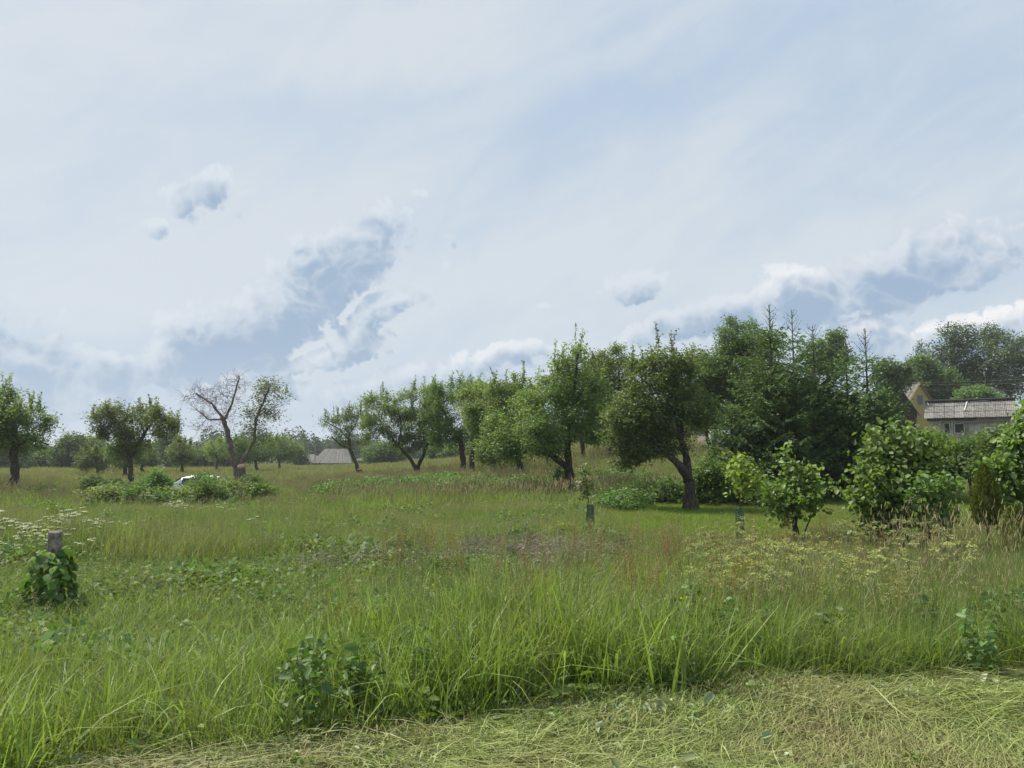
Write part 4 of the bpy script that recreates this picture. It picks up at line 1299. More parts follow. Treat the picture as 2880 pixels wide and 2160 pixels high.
def thuja(px, top, base_py, Y, Rpx, foot, seed, label):
    rng = np.random.default_rng(seed)
    B = base_at(px, base_py, Y); H = wp(px, top, Y).z - B.z; R = Rpx * Y / F; f0 = wp(px, foot, Y).z - B.z
    root = thing('thuja', label, 'conifer', B, group='slim thujas')
    m = MB(); m.tube([(0, 0, -.1), (0.01, 0, H * .5), (0, 0, H * .9)], [.022, .016, .004], 7); m.build('trunk', M['bark_grey'], root, smooth=True)
    n = 7500
    t = rng.uniform(0, 1, n) ** 1.15
    prof = (np.sin(np.clip(t * .93 + .07, 0, 1) * pi) ** .5) * (1 - t) ** .35 * 1.15
    a = rng.uniform(0, 2 * pi, n)
    rr = R * prof * rng.uniform(.25, 1, n) ** .5 * (1 + .18 * np.sin(a * 5 + t * 14))
    P = np.stack([rr * np.cos(a), rr * np.sin(a), f0 + (H - f0) * t], 1)
    al = np.stack([np.cos(a), np.sin(a), 0 * a], 1) * .7 + np.array([0, 0, 1.6])
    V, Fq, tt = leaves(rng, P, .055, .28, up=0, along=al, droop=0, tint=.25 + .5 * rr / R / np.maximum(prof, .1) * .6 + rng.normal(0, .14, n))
    new_obj('foliage', np_mesh('foliage', V, Fq, M['thuja'], tint=tt), root)


thuja(2780, 1310, 1548, 12.4, 38, 1478, 321, 'slim olive-green thuja on a bare little trunk near the right edge')
thuja(2862, 1425, 1600, 11.9, 34, 1580, 322, 'shorter thuja at the right edge, foliage down to the ground')

# ================================================================== ground plants
M['lush'] = leaf_mat('lush_grass_blade', (0.110, 0.175, 0.036), (0.265, 0.350, 0.085), 0.47, 0.06, rough=.4, patch=(.23, .28, .08), patch_scale=.9, rand=.16)
M['mid_grass'] = leaf_mat('meadow_grass_blade', (0.120, 0.185, 0.048), (0.260, 0.340, 0.105), 0.42, 0.03, patch=(0.255, 0.265, 0.125), patch_scale=.30, rand=.14)
M['far_grass'] = leaf_mat('far_meadow_grass', (0.135, 0.165, 0.065), (0.250, 0.260, 0.120), 0.35, 0.02, patch=(0.27, 0.235, 0.14), patch_scale=.07, rand=.12)
M['short_grass'] = leaf_mat('mown_grass_blade', (0.110, 0.175, 0.032), (0.240, 0.325, 0.065), 0.42, 0.03, patch=(0.20, 0.21, 0.07), patch_scale=.35)
M['herb'] = leaf_mat('ground_elder_leaf', (0.080, 0.140, 0.030), (0.225, 0.310, 0.072), 0.40, 0.05, patch=(0.17, 0.20, 0.05), patch_scale=.5)
M['nettle'] = leaf_mat('nettle_leaf', (0.055, 0.115, 0.026), (0.150, 0.250, 0.070), 0.38, 0.06)
M['straw'] = leaf_mat('cut_grass', (0.100, 0.145, 0.034), (0.345, 0.405, 0.135), 0.25, 0.06, patch=(0.245, 0.235, 0.10), patch_scale=.8, rand=.16)
M['thatch'] = leaf_mat('brown_thatch', (0.085, 0.065, 0.038), (0.26, 0.215, 0.125), 0.1, 0.03, rand=.2)
M['wilted'] = leaf_mat('wilted_leaf', (0.20, 0.25, 0.13), (0.42, 0.47, 0.30), 0.2, 0.08)
M['seedhead'] = leaf_mat('grass_seedhead', (0.24, 0.20, 0.11), (0.42, 0.36, 0.21), 0.25, 0.02)
M['purple_head'] = leaf_mat('purplish_grass_head', (0.21, 0.205, 0.115), (0.34, 0.325, 0.19), 0.25, 0.02)
M['rust'] = leaf_mat('sorrel_seed', (0.22, 0.095, 0.045), (0.40, 0.19, 0.10), 0.25, 0.02)
M['umbel_white'] = leaf_mat('white_umbel', (0.45, 0.47, 0.36), (0.72, 0.74, 0.62), 0.25, 0.0)
M['umbel_green'] = leaf_mat('green_yellow_umbel', (0.24, 0.28, 0.085), (0.40, 0.43, 0.16), 0.25, 0.0)
M['yellow_petal'] = leaf_mat('yellow_petal', (0.65, 0.50, 0.01), (0.80, 0.62, 0.02), 0.2, 0.0)
M['pale_stem'] = leaf_mat('pale_dry_stem', (0.30, 0.33, 0.15), (0.45, 0.46, 0.26), 0.15, 0.03)
M['twigs'] = leaf_mat('dead_twig_litter', (0.15, 0.135, 0.115), (0.34, 0.315, 0.28), 0.0, 0.0)

R = np.random.default_rng(77)


def K(name, parts, mats):
    """kit mesh of several (V,F,tint) parts with one material each"""
    Vs = []; Fs = []; Ts = []; mi = []; o = 0
    for (V, Fq, t), k in parts:
        Vs.append(V); Fs.append(Fq + o); Ts.append(t); mi.append(np.full(len(Fq), k)); o += len(V)
    return np_mesh(name, np.concatenate(Vs), np.concatenate(Fs), tint=np.concatenate(Ts), mats=[M[m] for m in mats], mat_idx=np.concatenate(mi))


def strip(rng, P0, P1, w, t=0.5):
    """thin straight strips (stalks) from P0 to P1, three-sided"""
    V, q = segments(np.asarray(P0, float), np.asarray(P1, float), np.full(len(P0), w), np.full(len(P0), w * .7), 3)
    return V, q, np.full(len(q), t)


def kit_grass(mat, n, h, spread, w, count=4, **kw):
    return [K('grass_tuft', [(blades(R, n, h, spread, w, **kw), 0)], [mat]) for _ in range(count)]


def kit_seed(mat, headmat, n, h, spread, w, nh, headlen, headw, count=3, airy=False, **kw):
    out = []
    for _ in range(count):
        parts = [(blades(R, n, h * .7, spread, w, **kw), 0)]
        a = R.uniform(0, 2 * pi, nh); r = spread * np.sqrt(R.uniform(0, 1, nh))
        B = np.stack([r * np.cos(a), r * np.sin(a), 0 * a], 1)
        Tt = B + np.stack([R.normal(0, .10, nh), R.normal(0, .10, nh), R.uniform(.8, 1.15, nh)], 1) * h
        parts.append((strip(R, B, Tt, .0013, .6), 0))
        if airy:
            P = []
            for q in Tt:
                m = 26
                s = R.uniform(0, 1, m)
                P.append(q + np.array([0, 0, -1]) * (s * headlen)[:, None] + R.normal(size=(m, 3)) * np.array([1, 1, .3]) * (headw * (0.3 + s))[:, None])
            parts.append((leaves(R, np.concatenate(P), .014, .35, up=0), 1))
        else:
            d = norm(np.stack([R.normal(0, .25, nh), R.normal(0, .25, nh), np.ones(nh)], 1))
            V, q = segments(Tt, Tt + d * headlen, np.full(nh, headw), np.full(nh, headw * .6), 4)
            parts.append(((V, q, np.repeat(R.uniform(.2, 1, nh), 4)), 1))
        out.append(K('grass_tuft', parts, [mat, headmat]))
    return out


def kit_herb(mat, n, h, spread, leaf, count=4, aspect=.7, stems=True, up=.75, six=False):
    out = []
    for _ in range(count):
        r = spread * np.sqrt(R.uniform(0, 1, n)); a = R.uniform(0, 2 * pi, n)
        hh = h * (1 - .5 * (r / spread) ** 2)
        P = np.stack([r * np.cos(a), r * np.sin(a), hh * R.uniform(.25, 1, n) ** .6], 1)
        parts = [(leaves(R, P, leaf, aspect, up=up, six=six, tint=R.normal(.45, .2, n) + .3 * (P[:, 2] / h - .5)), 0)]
        if stems:
            k = max(3, n // 5)
            parts.append((strip(R, P[:k] * np.array([.5, .5, 0]), P[:k], .002), 0))
        out.append(K('herb', parts, [mat]))
    return out


def kit_umbel(mat, stemmat, h, r, n_rays, count=3, flor=.014, leafmat='herb', per=7, rvar=.3):
    """flat-topped umbels on branched stalks, ferny leaves below"""
    out = []
    for _ in range(count):
        P0 = []; P1 = []; fl = []
        base = np.array([0, 0, 0.])
        fork = np.array([R.normal(0, .03), R.normal(0, .03), h * .55])
        P0.append(base); P1.append(fork)
        for j in range(per):
            tip = fork + np.array([R.normal(0, .16) * h, R.normal(0, .16) * h, h * R.uniform(.2, .48)])
            mid = (fork + tip) / 2 + np.array([0, 0, -.03])
            P0 += [fork, mid]; P1 += [mid, tip]
            rr = r * R.uniform(1 - rvar, 1.1)
            a = R.uniform(0, 2 * pi, n_rays); q = rr * np.sqrt(R.uniform(0.05, 1, n_rays))
            ends = tip + np.stack([q * np.cos(a), q * np.sin(a), .018 - q * .12 + R.normal(0, .003, n_rays)], 1)
            P0 += [tip - np.array([0, 0, .025])] * n_rays; P1 += list(ends); fl.append(ends)
        fl = np.repeat(np.concatenate(fl), 3, 0) + R.normal(size=(3 * sum(len(f) for f in fl), 3)) * np.array([.006, .006, .002])
        lf = np.stack([R.normal(0, .10, 26), R.normal(0, .10, 26), R.uniform(.05, .5, 26) * h], 1)
        w = np.full(len(P0), .0011); w[:1] = .0035; 
        V, qd = segments(np.array(P0), np.array(P1), w * 1.3, w, 3)
        parts = [((V, qd, np.full(len(qd), .6)), 1), (leaves(R, fl, flor, .9, up=3, droop=0), 0), (leaves(R, lf, .06, .5, up=1.2), 2)]
        out.append(K('umbel', parts, [mat, stemmat, leafmat]))
    return out


def pts_in(n_try, dens_fn, x_lim, y_lim, rng=R):
    """random ground points with acceptance probability dens_fn(x,y)"""
    # sample evenly in area of the trapezoid seen by the camera (plus a margin)
    y = np.sqrt(rng.uniform(y_lim[0] ** 2, y_lim[1] ** 2, n_try))
    u = rng.uniform(x_lim[0], x_lim[1], n_try)
    x = u * y
    k = rng.uniform(0, 1, n_try) < dens_fn(x, y, u)
    return x[k], y[k]


def put(name, protos, x, y, smin, smax, label, rng=R, tilt=.08, dz=0.0, hfn=None, rot=None):
    n = len(x)
    z = ground(x, y) + dz
    s = rng.uniform(smin, smax, n)
    if hfn is not None: s = s * hfn(x, y)
    return scatter(name, protos, np.stack([x, y, z], 1), s, rng.uniform(0, 2 * pi, n) if rot is None else rot, rng.integers(0, len(protos), n), rng.normal(0, tilt, (n, 2)), label)


def nz(x, y, f, s=0.0):
    """cheap smooth noise in [0,1] for drifts of plants"""
    return .5 + .25 * (np.sin(x * f + 1.7 * np.sin(y * f * .7 + s)) + np.sin(y * f * 1.3 + 2.1 * np.sin(x * f * .6 + s * 2)))


U0, U1 = -0.80, 0.80
# column of the photo for a bearing u = x / y
def colpx(u): return 1440 + u * F
# far edge of the lush strip by bearing
lush_far = lambda u: np.interp(colpx(u), [0, 300, 600, 900, 1300, 1500, 1900, 2200, 2880], [5.4, 5.5, 5.6, 5.9, 6.5, 7.4, 9.2, 8.2, 7.6])
tall_right = lambda u: sstep(1900, 2250, colpx(u))

# --- tall lush grass of the verge
def d_lush(x, y, u):
    e = hay_edge(x)
    far = lush_far(u)
    return (y > e) * (1 - sstep(-.5, .45, y - far + .5 * (nz(x, y, 2.2) - .5))) * (1 - .55 * tall_right(u) * nz(x, y, 1.4, 2.)) * (.55 + .45 * nz(x, y, 2.6, 5.))
lush = kit_grass('lush', 12, .70, .13, .019, 3, lean=.35, droop=1.0, segs=6, tmin=.3) + kit_seed('lush', 'purple_head', 16, .78, .13, .008, 2, .12, .018, 1, airy=True, lean=.4) + kit_grass('lush', 20, .66, .13, .012, 6, lean=.30, droop=.55, segs=5) + kit_grass('lush', 26, .55, .13, .008, 3, lean=.35, droop=.8, segs=5, tmin=.0, tmax=.6)
x, y = pts_in(15000, d_lush, (U0, U1), (2.0, 10.5))
put('tall_grass', lush, x, y, .55, 1.05, 'tall lush bright green grass along the mown strip', hfn=lambda x, y: .72 + .45 * nz(x, y, 1.1, 3.) - .25 * sstep(7, 9.5, y) - .22 * sstep(-.5, .4, y - lush_far(x / y)) * (x / y < .1))

# low blades filling the foot of the verge and the mown strip's sward
x, y = pts_in(9000, lambda x, y, u: (y > hay_edge(x) - .1) * (1 - sstep(8.5, 11, y)) * .8, (U0, U1), (2.0, 11))
put('undergrowth', kit_grass('lush', 22, .28, .12, .006, 4, lean=.8, tmin=0, tmax=.5) + kit_herb('nettle', 16, .22, .12, .05, 2), x, y, .6, 1.2, 'low grass filling the foot of the verge')

# --- the strip on the right: thin yellowish grasses, umbellifers, timothy heads
def d_right(x, y, u):
    return (y > hay_edge(x)) * tall_right(u + .04) * (1 - sstep(10.2, 11.0, y + .6 * nz(x, y, 1.7))) * (.6 + .4 * nz(x, y, 1.9, 1.))
x, y = pts_in(7500, d_right, (.1, U1), (5.4, 13.5))
put('seeding_grass', kit_seed('mid_grass', 'seedhead', 18, .66, .14, .006, 2, .04, .003, 4, lean=.45) + kit_grass('mid_grass', 24, .58, .14, .005, 2, lean=.5),
    x, y, .65, 1.1, 'thin yellowish grass gone to seed on the right of the verge', hfn=lambda x, y: 1.0 - .35 * sstep(8.5, 11, y))
x, y = pts_in(420, lambda x, y, u: (y > hay_edge(x) + .4) * sstep(2350, 2600, colpx(u)) * (y < 10.5), (.3, U1), (6, 10.5))
put('timothy_grass', kit_seed('mid_grass', 'seedhead', 4, .90, .12, .004, 4, .07, .0045, 4, lean=.3), x, y, .7, 1.05, 'timothy grass with pale cylindrical heads before the right-hand hazels', tilt=.12)
x, y = pts_in(430, lambda x, y, u: (y > hay_edge(x) + .5) * sstep(1880, 2000, colpx(u)) * (1 - sstep(2550, 2800, colpx(u))) * nz(x, y, 1.2, 4.) * (y < 9.9), (.1, .65), (6.2, 10.2))
put('green_umbels', kit_umbel('umbel_green', 'pale_stem', .82, .05, 12, 4), x, y, .5, 1.08, 'yellow-green umbels on branching stalks in the right of the verge', tilt=.12)
# --- white umbels on the left
x, y = pts_in(130, lambda x, y, u: sstep(10, 10.6, y + .8 * nz(x, y, .9)) * (1 - sstep(13.5, 15, y)) * (nz(x, y, .8, 2.) > .42) * (1 - .8 * sstep(180, 300, colpx(u))) * (1 - sstep(350, 480, colpx(u))), (U0, -.42), (9, 15))
x2, y2 = pts_in(80, lambda x, y, u: np.exp(-((colpx(u) - 520) / 60) ** 2 - ((y - 18.5) / 1.4) ** 2), (-.52, -.33), (15, 22))
x3, y3 = pts_in(70, lambda x, y, u: .25 * (nz(x, y, 1.1) > .5), (-.67, -.3), (13, 19))
x = np.concatenate([x, x2, x3]); y = np.concatenate([y, y2, y3])
put('white_umbels', kit_umbel('umbel_white', 'stem', .72, .055, 16, 4, flor=.017, per=6, rvar=.5), x, y, .6, 1.0, 'white-flowered cow parsley in the left of the meadow')

# --- leafy ground cover between the verge and the meadow (left and centre)
def d_herb(x, y, u):
    c = colpx(u)
    far = np.interp(c, [0, 500, 1000, 1300, 1700, 1900], [15.0, 13.0, 13.6, 14.0, 12.0, 10.0])
    near = lush_far(u) - .35
    return (y > np.maximum(near, hay_edge(x))) * (1 - sstep(-1.2, .8, y - far + 1.5 * (nz(x, y, .9) - .5))) * (1 - sstep(1650, 1950, c))
x, y = pts_in(26000, d_herb, (U0, .3), (4.0, 16))
put('ground_cover', kit_herb('herb', 34, .20, .17, .048, 4) + kit_herb('herb', 44, .13, .19, .042, 2) + kit_herb('nettle', 30, .26, .15, .05, 1), x, y, .6, 1.3,
    'low leafy weeds covering the ground behind the tall grass', hfn=lambda x, y: .55 + .9 * nz(x, y, 1.3, 1.) ** 1.5)
x, y = pts_in(2200, lambda x, y, u: d_herb(x, y, u) * nz(x, y, .8, 6.), (U0, .35), (5.0, 16))
put('meadow_wisps', kit_seed('mid_grass', 'purple_head', 14, .42, .14, .005, 4, .10, .016, 3, airy=True, lean=.4), x, y, .6, 1.15, 'wisps of thin grass among the leafy weeds')

# --- dead twig litter of the brush pile
def d_brush(x, y, u):
    c = colpx(u); p = 0
    for cx, yy, rx, ry in ((1330, 13.4, 60, .7), (1560, 12.2, 110, 1.0), (1450, 12.8, 100, .8), (1180, 10.9, 60, .5), (980, 11.3, 40, .5)):
        p = np.maximum(p, np.exp(-((c - cx) / rx) ** 2 - ((y - yy) / ry) ** 2))
    return p * (.25 + .75 * (nz(x, y, 2.4, 3.) > .5))
tw = []
for _ in range(3):
    n = 26
    P0 = R.normal(size=(n, 3)) * np.array([.16, .16, .03]) + [0, 0, .05]
    d = norm(R.normal(size=(n, 3)) * np.array([1, .7, .22]))
    tw.append(K('twig_litter', [(strip(R, P0, P0 + d * R.uniform(.12, .4, n)[:, None], .004), 0), (leaves(R, R.normal(size=(30, 3)) * [.16, .16, .02] + [0, 0, .03], .05, .6, up=1), 0)], ['twigs']))
x, y = pts_in(1700, d_brush, (-.3, .2), (10, 15))
put('brush_pile', tw, x, y, .7, 1.3, 'grey pile of dead twigs and leaves in the weeds', dz=.10, tilt=.2)

# --- meadow behind, to the orchard
def mown(u, y):
    """the mown glade round the nearest apple tree and to the right"""
    c = colpx(u)
    return sstep(1600, 1740, c) * (y > 10.2)
def d_mead(x, y, u):
    far = np.where(colpx(u) > 1500, 40, 36)
    near = np.interp(colpx(u), [0, 500, 1000, 1300, 1700, 1900], [13.0, 11.5, 12.2, 13.0, 12.0, 10.6])
    return sstep(-.6, .8, y - near) * (1 - mown(u, y) * (1 - sstep(25, 28, y)))
x, y = pts_in(13000, lambda x, y, u: d_mead(x, y, u) * (1 - sstep(22, 25, y)), (U0, .3), (11.5, 25))
put('meadow_grass', kit_grass('mid_grass', 40, .36, .26, .009, 6, lean=.45) + kit_seed('mid_grass', 'purple_head', 26, .44, .26, .008, 8, .11, .02, 3, airy=True, lean=.4),
    x, y, .7, 1.25, 'knee-high meadow grass with brownish seed heads', hfn=lambda x, y: (.5 + .9 * nz(x, y, .8, 2.)) * (1 - .35 * sstep(16, 23, y)))
x, y = pts_in(17000, lambda x, y, u: d_mead(x, y, u) * sstep(21, 24, y), (U0, U1), (22, 52))
put('meadow_grass_beyond', kit_grass('mid_grass', 44, .42, .42, .016, 4, lean=.5) + kit_seed('mid_grass', 'seedhead', 30, .50, .42, .014, 12, .12, .008, 3, lean=.4),
    x, y, .7, 1.3, 'meadow grass under the fruit trees', hfn=lambda x, y: (.7 + .5 * nz(x, y, .3, 2.)) * (1 - .72 * np.exp(-((x / y + .44) / .16) ** 4) * (y < 46) * (y > 24)))
x, y = pts_in(14000, lambda x, y, u: np.ones_like(x), (-.85, .85), (50, 175))
put('far_meadow_grass', kit_grass('far_grass', 60, .50, 1.1, .045, 4, lean=.5, segs=3), x, y, .8, 1.4, 'pale golden grass of the far meadow', hfn=lambda x, y: .55 + .4 * nz(x, y, .12, 2.))
x, y = pts_in(3800, lambda x, y, u: (y > 12) * ((nz(x, y, .75, 9.) > .62) | (nz(x, y, 1.9, 4.) > .78)) * (1 - mown(u, y)), (-.8, .3), (12, 27))
put('meadow_weeds', kit_herb('herb', 60, .34, .30, .06, 3) + kit_herb('nettle', 50, .40, .26, .06, 2), x, y, .6, 1.25, 'drifts of leafy weeds in the meadow', hfn=lambda x, y: .6 + .6 * nz(x, y, 1.4, 4.))
# nettle and ground elder patches by the trunks of the row
def d_patch(x, y, u):
    c = colpx(u); p = 0
    for cx, yy, rx, ry in ((1060, 34, 130, 4), (1200, 35, 120, 4), (1330, 31, 130, 3), (1480, 29, 120, 2.5), (1740, 23.5, 80, 1.6), (1800, 30, 140, 3), (940, 31, 60, 3)):
        p = np.maximum(p, np.exp(-((c - cx) / rx) ** 2 - ((y - yy) / ry) ** 2))
    return p * (.45 + .9 * nz(x, y, .9, 3.)) > .5
x, y = pts_in(9000, d_patch, (-.55, .2), (22, 42))
put('nettle_patch', kit_herb('nettle', 80, .68, .42, .09, 3) + kit_herb('bush', 60, .6, .4, .09, 1), x, y, .55, 1.2, 'dark green nettle and elder patches below the row of trees')

# --- mown glade
x, y = pts_in(15000, lambda x, y, u: mown(u, y) * (1 - sstep(25, 28, y)) , (.05, U1), (10.0, 28))
put('glade_grass', kit_grass('short_grass', 60, .15, .28, .008, 4, lean=.7) + kit_herb('herb', 34, .09, .22, .035, 1), x, y, .7, 1.3, 'shorter bright green grass of the glade round the nearest apple tree')
x, y = pts_in(4500, lambda x, y, u: (nz(x, y, .7) > .45), (.12, U1), (10.2, 17.5))
put('glade_edge_grass', kit_seed('mid_grass', 'seedhead', 20, .26, .2, .006, 3, .04, .004, 3, lean=.5), x, y, .6, 1.1, 'tufts of longer grass at the near edge of the glade')

# --- rust coloured sorrel and docks, yellow flowers
sor = []
for _ in range(4):
    n = 5
    B = R.normal(size=(n, 3)) * [.05, .05, 0]; Tt = B + np.stack([R.normal(0, .06, n), R.normal(0, .06, n), R.uniform(.6, .95, n)], 1)
    s = R.uniform(.45, 1, (n, 70, 1)); P = (B[:, None] + (Tt - B)[:, None] * s + R.normal(size=(n, 70, 3)) * .018).reshape(-1, 3)
    sor.append(K('sorrel', [(strip(R, B, Tt, .002), 1), (leaves(R, P, .012, .8, up=0), 0)], ['rust', 'stem']))
x, y = pts_in(700, lambda x, y, u: (y > hay_edge(x) + .6) * (.12 + .88 * np.exp(-((colpx(u) - 1930) / 120) ** 2 - ((y - 8.0) / 1.2) ** 2)) * sstep(700, 1500, colpx(u)), (-.3, .6), (5.8, 11))
put('sorrel', sor, x, y, .7, 1.08, 'rust-red seeding sorrel standing in the grass', tilt=.12)
yf = [K('buttercup', [(strip(R, [[0, 0, 0]] * 3, R.normal(size=(3, 3)) * [.05, .05, 0] + [0, 0, .62], .0015), 1), (leaves(R, np.repeat(R.normal(size=(5, 3)) * [.06, .06, .03] + [0, 0, .62], 5, 0), .010, .9, up=2, droop=-.1), 0)], ['yellow_petal', 'stem'])]
fx = []; 
for px, py, Y in ((2075, 1715, 7.4), (2090, 1705, 7.5), (2072, 1722, 7.3), (2085, 1762, 7.0), (1230, 1790, 5.9), (2096, 1720, 7.4), (1875, 1940, 5.9), (1640, 2010, 5.5)):
    q = wp(px, py, Y); fx.append((q.x, Y))
fx = np.array(fx); put('yellow_flowers', yf, fx[:, 0], fx[:, 1], .95, 1.05, 'few yellow buttercups in the verge')

x, y = pts_in(700, lambda x, y, u: (y > hay_edge(x) + .5) * sstep(1000, 1300, colpx(u)) * (1 - sstep(1900, 2300, colpx(u))) * (nz(x, y, 1.6, 7.) > .5) + .05, (-.35, .5), (5.6, 9.5))
put('flowering_grass', kit_seed('lush', 'purple_head', 8, .86, .12, .005, 6, .16, .022, 4, airy=True, lean=.4), x, y, .7, 1.05, 'tall grass with hazy purplish flower heads', tilt=.12)
# --- nettles and mallow at the front foot of the verge
def nettle_kit():
    out = []
    for _ in range(4):
        parts = []; P = []; S0 = []; S1 = []
        for s in range(5):
            b = np.array([R.normal(0, .09), R.normal(0, .09), 0]); h = R.uniform(.28, .62); ln = R.normal(0, .12, 2)
            tp = b + np.array([ln[0], ln[1], 1]) * h; S0.append(b); S1.append(tp)
            for k in range(8):
                q = b + (tp - b) * (.25 + .75 * k / 7)
                P += [q, q]
        P = np.array(P); al = norm(R.normal(size=(len(P), 3)) * [1, 1, .1]) * 1.6; al[1::2] = -al[::2]
        parts = [(leaves(R, P, .062, .62, up=.7, along=al, droop=.35, six=True, tint=R.normal(.45, .2, len(P))), 0), (strip(R, S0, S1, .0028), 1)]
        out.append(K('nettle', parts, ['nettle', 'stem']))
    return out
def d_net(x, y, u):
    c = colpx(u); d = y - hay_edge(x)
    return (d > 0) * (d < 1.1) * (np.exp(-((c - 1020) / 230) ** 2) + .3 * np.exp(-((c - 60) / 200) ** 2) + .6 * np.exp(-((c - 2050) / 160) ** 2) + .6 * np.exp(-((c - 2750) / 200) ** 2) + .12)
x, y = pts_in(480, d_net, (U0, U1), (2.2, 7.2))
put('nettles', nettle_kit(), x, y, .7, 1.1, 'dark toothed nettles and mallow at the foot of the tall grass')
x, y = pts_in(1500, lambda x, y, u: (y > hay_edge(x) - .1) * (y < hay_edge(x) + .8) * nz(x, y, 1.5, 8.), (U0, U1), (2.2, 7.2))
put('verge_weeds', kit_herb('herb', 22, .26, .13, .06, 3, six=True) + kit_herb('bush', 18, .2, .12, .05, 1), x, y, .6, 1.2, 'leafy weeds along the edge of the mown strip')

# --- broken pale stalks at the right
ps = []
for px, py, Y, ex, ey in ((2490, 1872, 6.2, 2468, 1720), (2302, 1870, 6.3, 2400, 1825), (2400, 1825, 6.3, 2460, 1790), (2302, 1868, 6.3, 2440, 1842), (2440, 1842, 6.25, 2600, 1840), (2468, 1720, 6.3, 2450, 1640), (2385, 1590, 7.4, 2340, 1700), (2560, 1880, 6.3, 2580, 1800), (1400, 1900, 5.8, 1330, 1930)):
    ps.append((wp(px, py, Y), wp(ex, ey, Y + .1)))
m = MB()
for a, b in ps: m.tube([a, (a + b) / 2 + Vector((0, 0, .012)), b], [.004, .0035, .0025], 5)
tag(m.build('broken_stalks', M['pale_stem']), 'pale broken hogweed stalks leaning at the edge of the mown strip', kind='stuff')

# --- cut grass on the mown strip
def hay_kit(n, L, w, coh, mat='straw', lift=.05, count=5, spread=.17):
    out = []
    for _ in range(count):
        B = R.normal(size=(n, 3)) * [spread, spread, 0] + [0, 0, 0]; B[:, 2] = R.uniform(0, lift, n)
        a = R.normal(0, coh, n) + (R.uniform(0, 1, n) < .2) * R.uniform(-2, 2, n)
        Ln = L * R.uniform(.35, 1.2, n); bend = R.normal(0, .16, n)
        V = []; segs = 5
        for i in range(segs + 1):
            t = i / segs - .5
            aa = a + bend * t * 2
            c = B + np.stack([np.cos(aa) * Ln * t, np.sin(aa) * Ln * t, lift * .6 * np.sin(t * 5 + a * 3) * .6], 1)
            s = np.stack([-np.sin(aa), np.cos(aa), R.normal(0, .4, n)], 1) * (w * R.uniform(.5, 1.3, n) * (1 - abs(t) * 1.2))[:, None] * .5
            V += [c - s, c + s]
        V = np.stack(V, 1); k = 2 * (segs + 1)
        q = np.array([[2 * i, 2 * i + 1, 2 * i + 3, 2 * i + 2] for i in range(segs)])
        Fq = ((np.arange(n) * k)[:, None, None] + q[None]).reshape(-1, 4)
        out.append(K('cut_grass', [((V.reshape(-1, 3), Fq, np.repeat(R.uniform(0, 1, n), segs)), 0)], [mat]))
    return out
hayd = lambda x, y, u: (y < hay_edge(x) + .05) * (y > 2.9)
x, y = pts_in(6500, hayd, (U0, U1), (2.9, 6.3))
n = len(x)
rot = .25 + .9 * (nz(x, y, 1.1, 3.) - .5) * 2 + R.normal(0, .35, n)
sc_dens = R.uniform(0, 1, n) < (.55 + .45 * (nz(x, y, 1.6, 1.) > .35))
x, y, rot = x[sc_dens], y[sc_dens], rot[sc_dens]
put('cut_grass', hay_kit(90, .58, .0038, .16) + hay_kit(80, .42, .0038, .30) + hay_kit(70, .20, .0038, .8, count=3), x, y, .8, 1.3, 'mown grass lying in swaths on the strip in front', dz=.012, tilt=.07, rot=rot)
x, y = pts_in(1500, lambda x, y, u: hayd(x, y, u) * (.25 + .75 * (nz(x, y, 1.9, 6.) > .6)), (U0, U1), (2.9, 6.3))
put('old_thatch', hay_kit(46, .30, .0045, .9, mat='thatch', lift=.06, count=4), x, y, .7, 1.2, 'brown dry thatch in the mown swath', dz=.015, tilt=.1, rot=.2 + R.normal(0, .5, len(x)))
x, y = pts_in(1300, hayd, (U0, U1), (2.9, 6.3))
put('hay_litter', hay_kit(60, .10, .006, 3.0, lift=.05, count=4), x, y, .7, 1.2, 'short chopped bits of cut grass', dz=.03, tilt=.1)
wl = [K('wilted_leaf', [(leaves(R, R.normal(size=(7, 3)) * [.04, .04, .012] + [0, 0, .03], .055, .55, up=.6, fold=.5, six=True), 0)], ['wilted']) for _ in range(5)]
x, y = pts_in(620, lambda x, y, u: hayd(x, y, u) * (nz(x, y, 2.2, 4.) > .5), (U0, U1), (3.0, 6.1))
put('wilted_leaves', wl, x, y, .6, 1.3, 'wilted pale leaves lying in the cut grass', dz=.04, tilt=.3)
cl = kit_herb('herb', 26, .05, .12, .030, 3, up=.4) + kit_herb('wilted', 22, .05, .11, .034, 2, up=.3)
x, y = pts_in(2600, lambda x, y, u: hayd(x, y, u) * (.2 + .8 * (nz(x, y, 2.6, 11.) > .55)), (U0, U1), (2.9, 6.1))
put('chopped_weeds', cl, x, y, .6, 1.2, 'chopped green weed leaves mixed into the cut grass', dz=.045, tilt=.2)
x, y = pts_in(2600, lambda x, y, u: (y < hay_edge(x)) * (np.exp(-((colpx(u) - 2330) / 230) ** 2 - ((y - 3.95) / .35) ** 2) + .30 * (nz(x, y, 1.7, 2.) > .55)), (U0, U1), (3.0, 6.0))
put('new_grass', kit_grass('lush', 34, .11, .10, .004, 4, lean=.7), x, y, .7, 1.25, 'fresh short grass showing through the cut swath at the bottom')
x, y = pts_in(500, lambda x, y, u: (y < hay_edge(x)) * .35, (U0, U1), (3.0, 6.0))
put('loose_stalks', hay_kit(2, .7, .004, .8, lift=.10, count=5, mat='pale_stem'), x, y, .7, 1.2, 'single long pale stalks lying on the cut grass', dz=.06, tilt=.12)

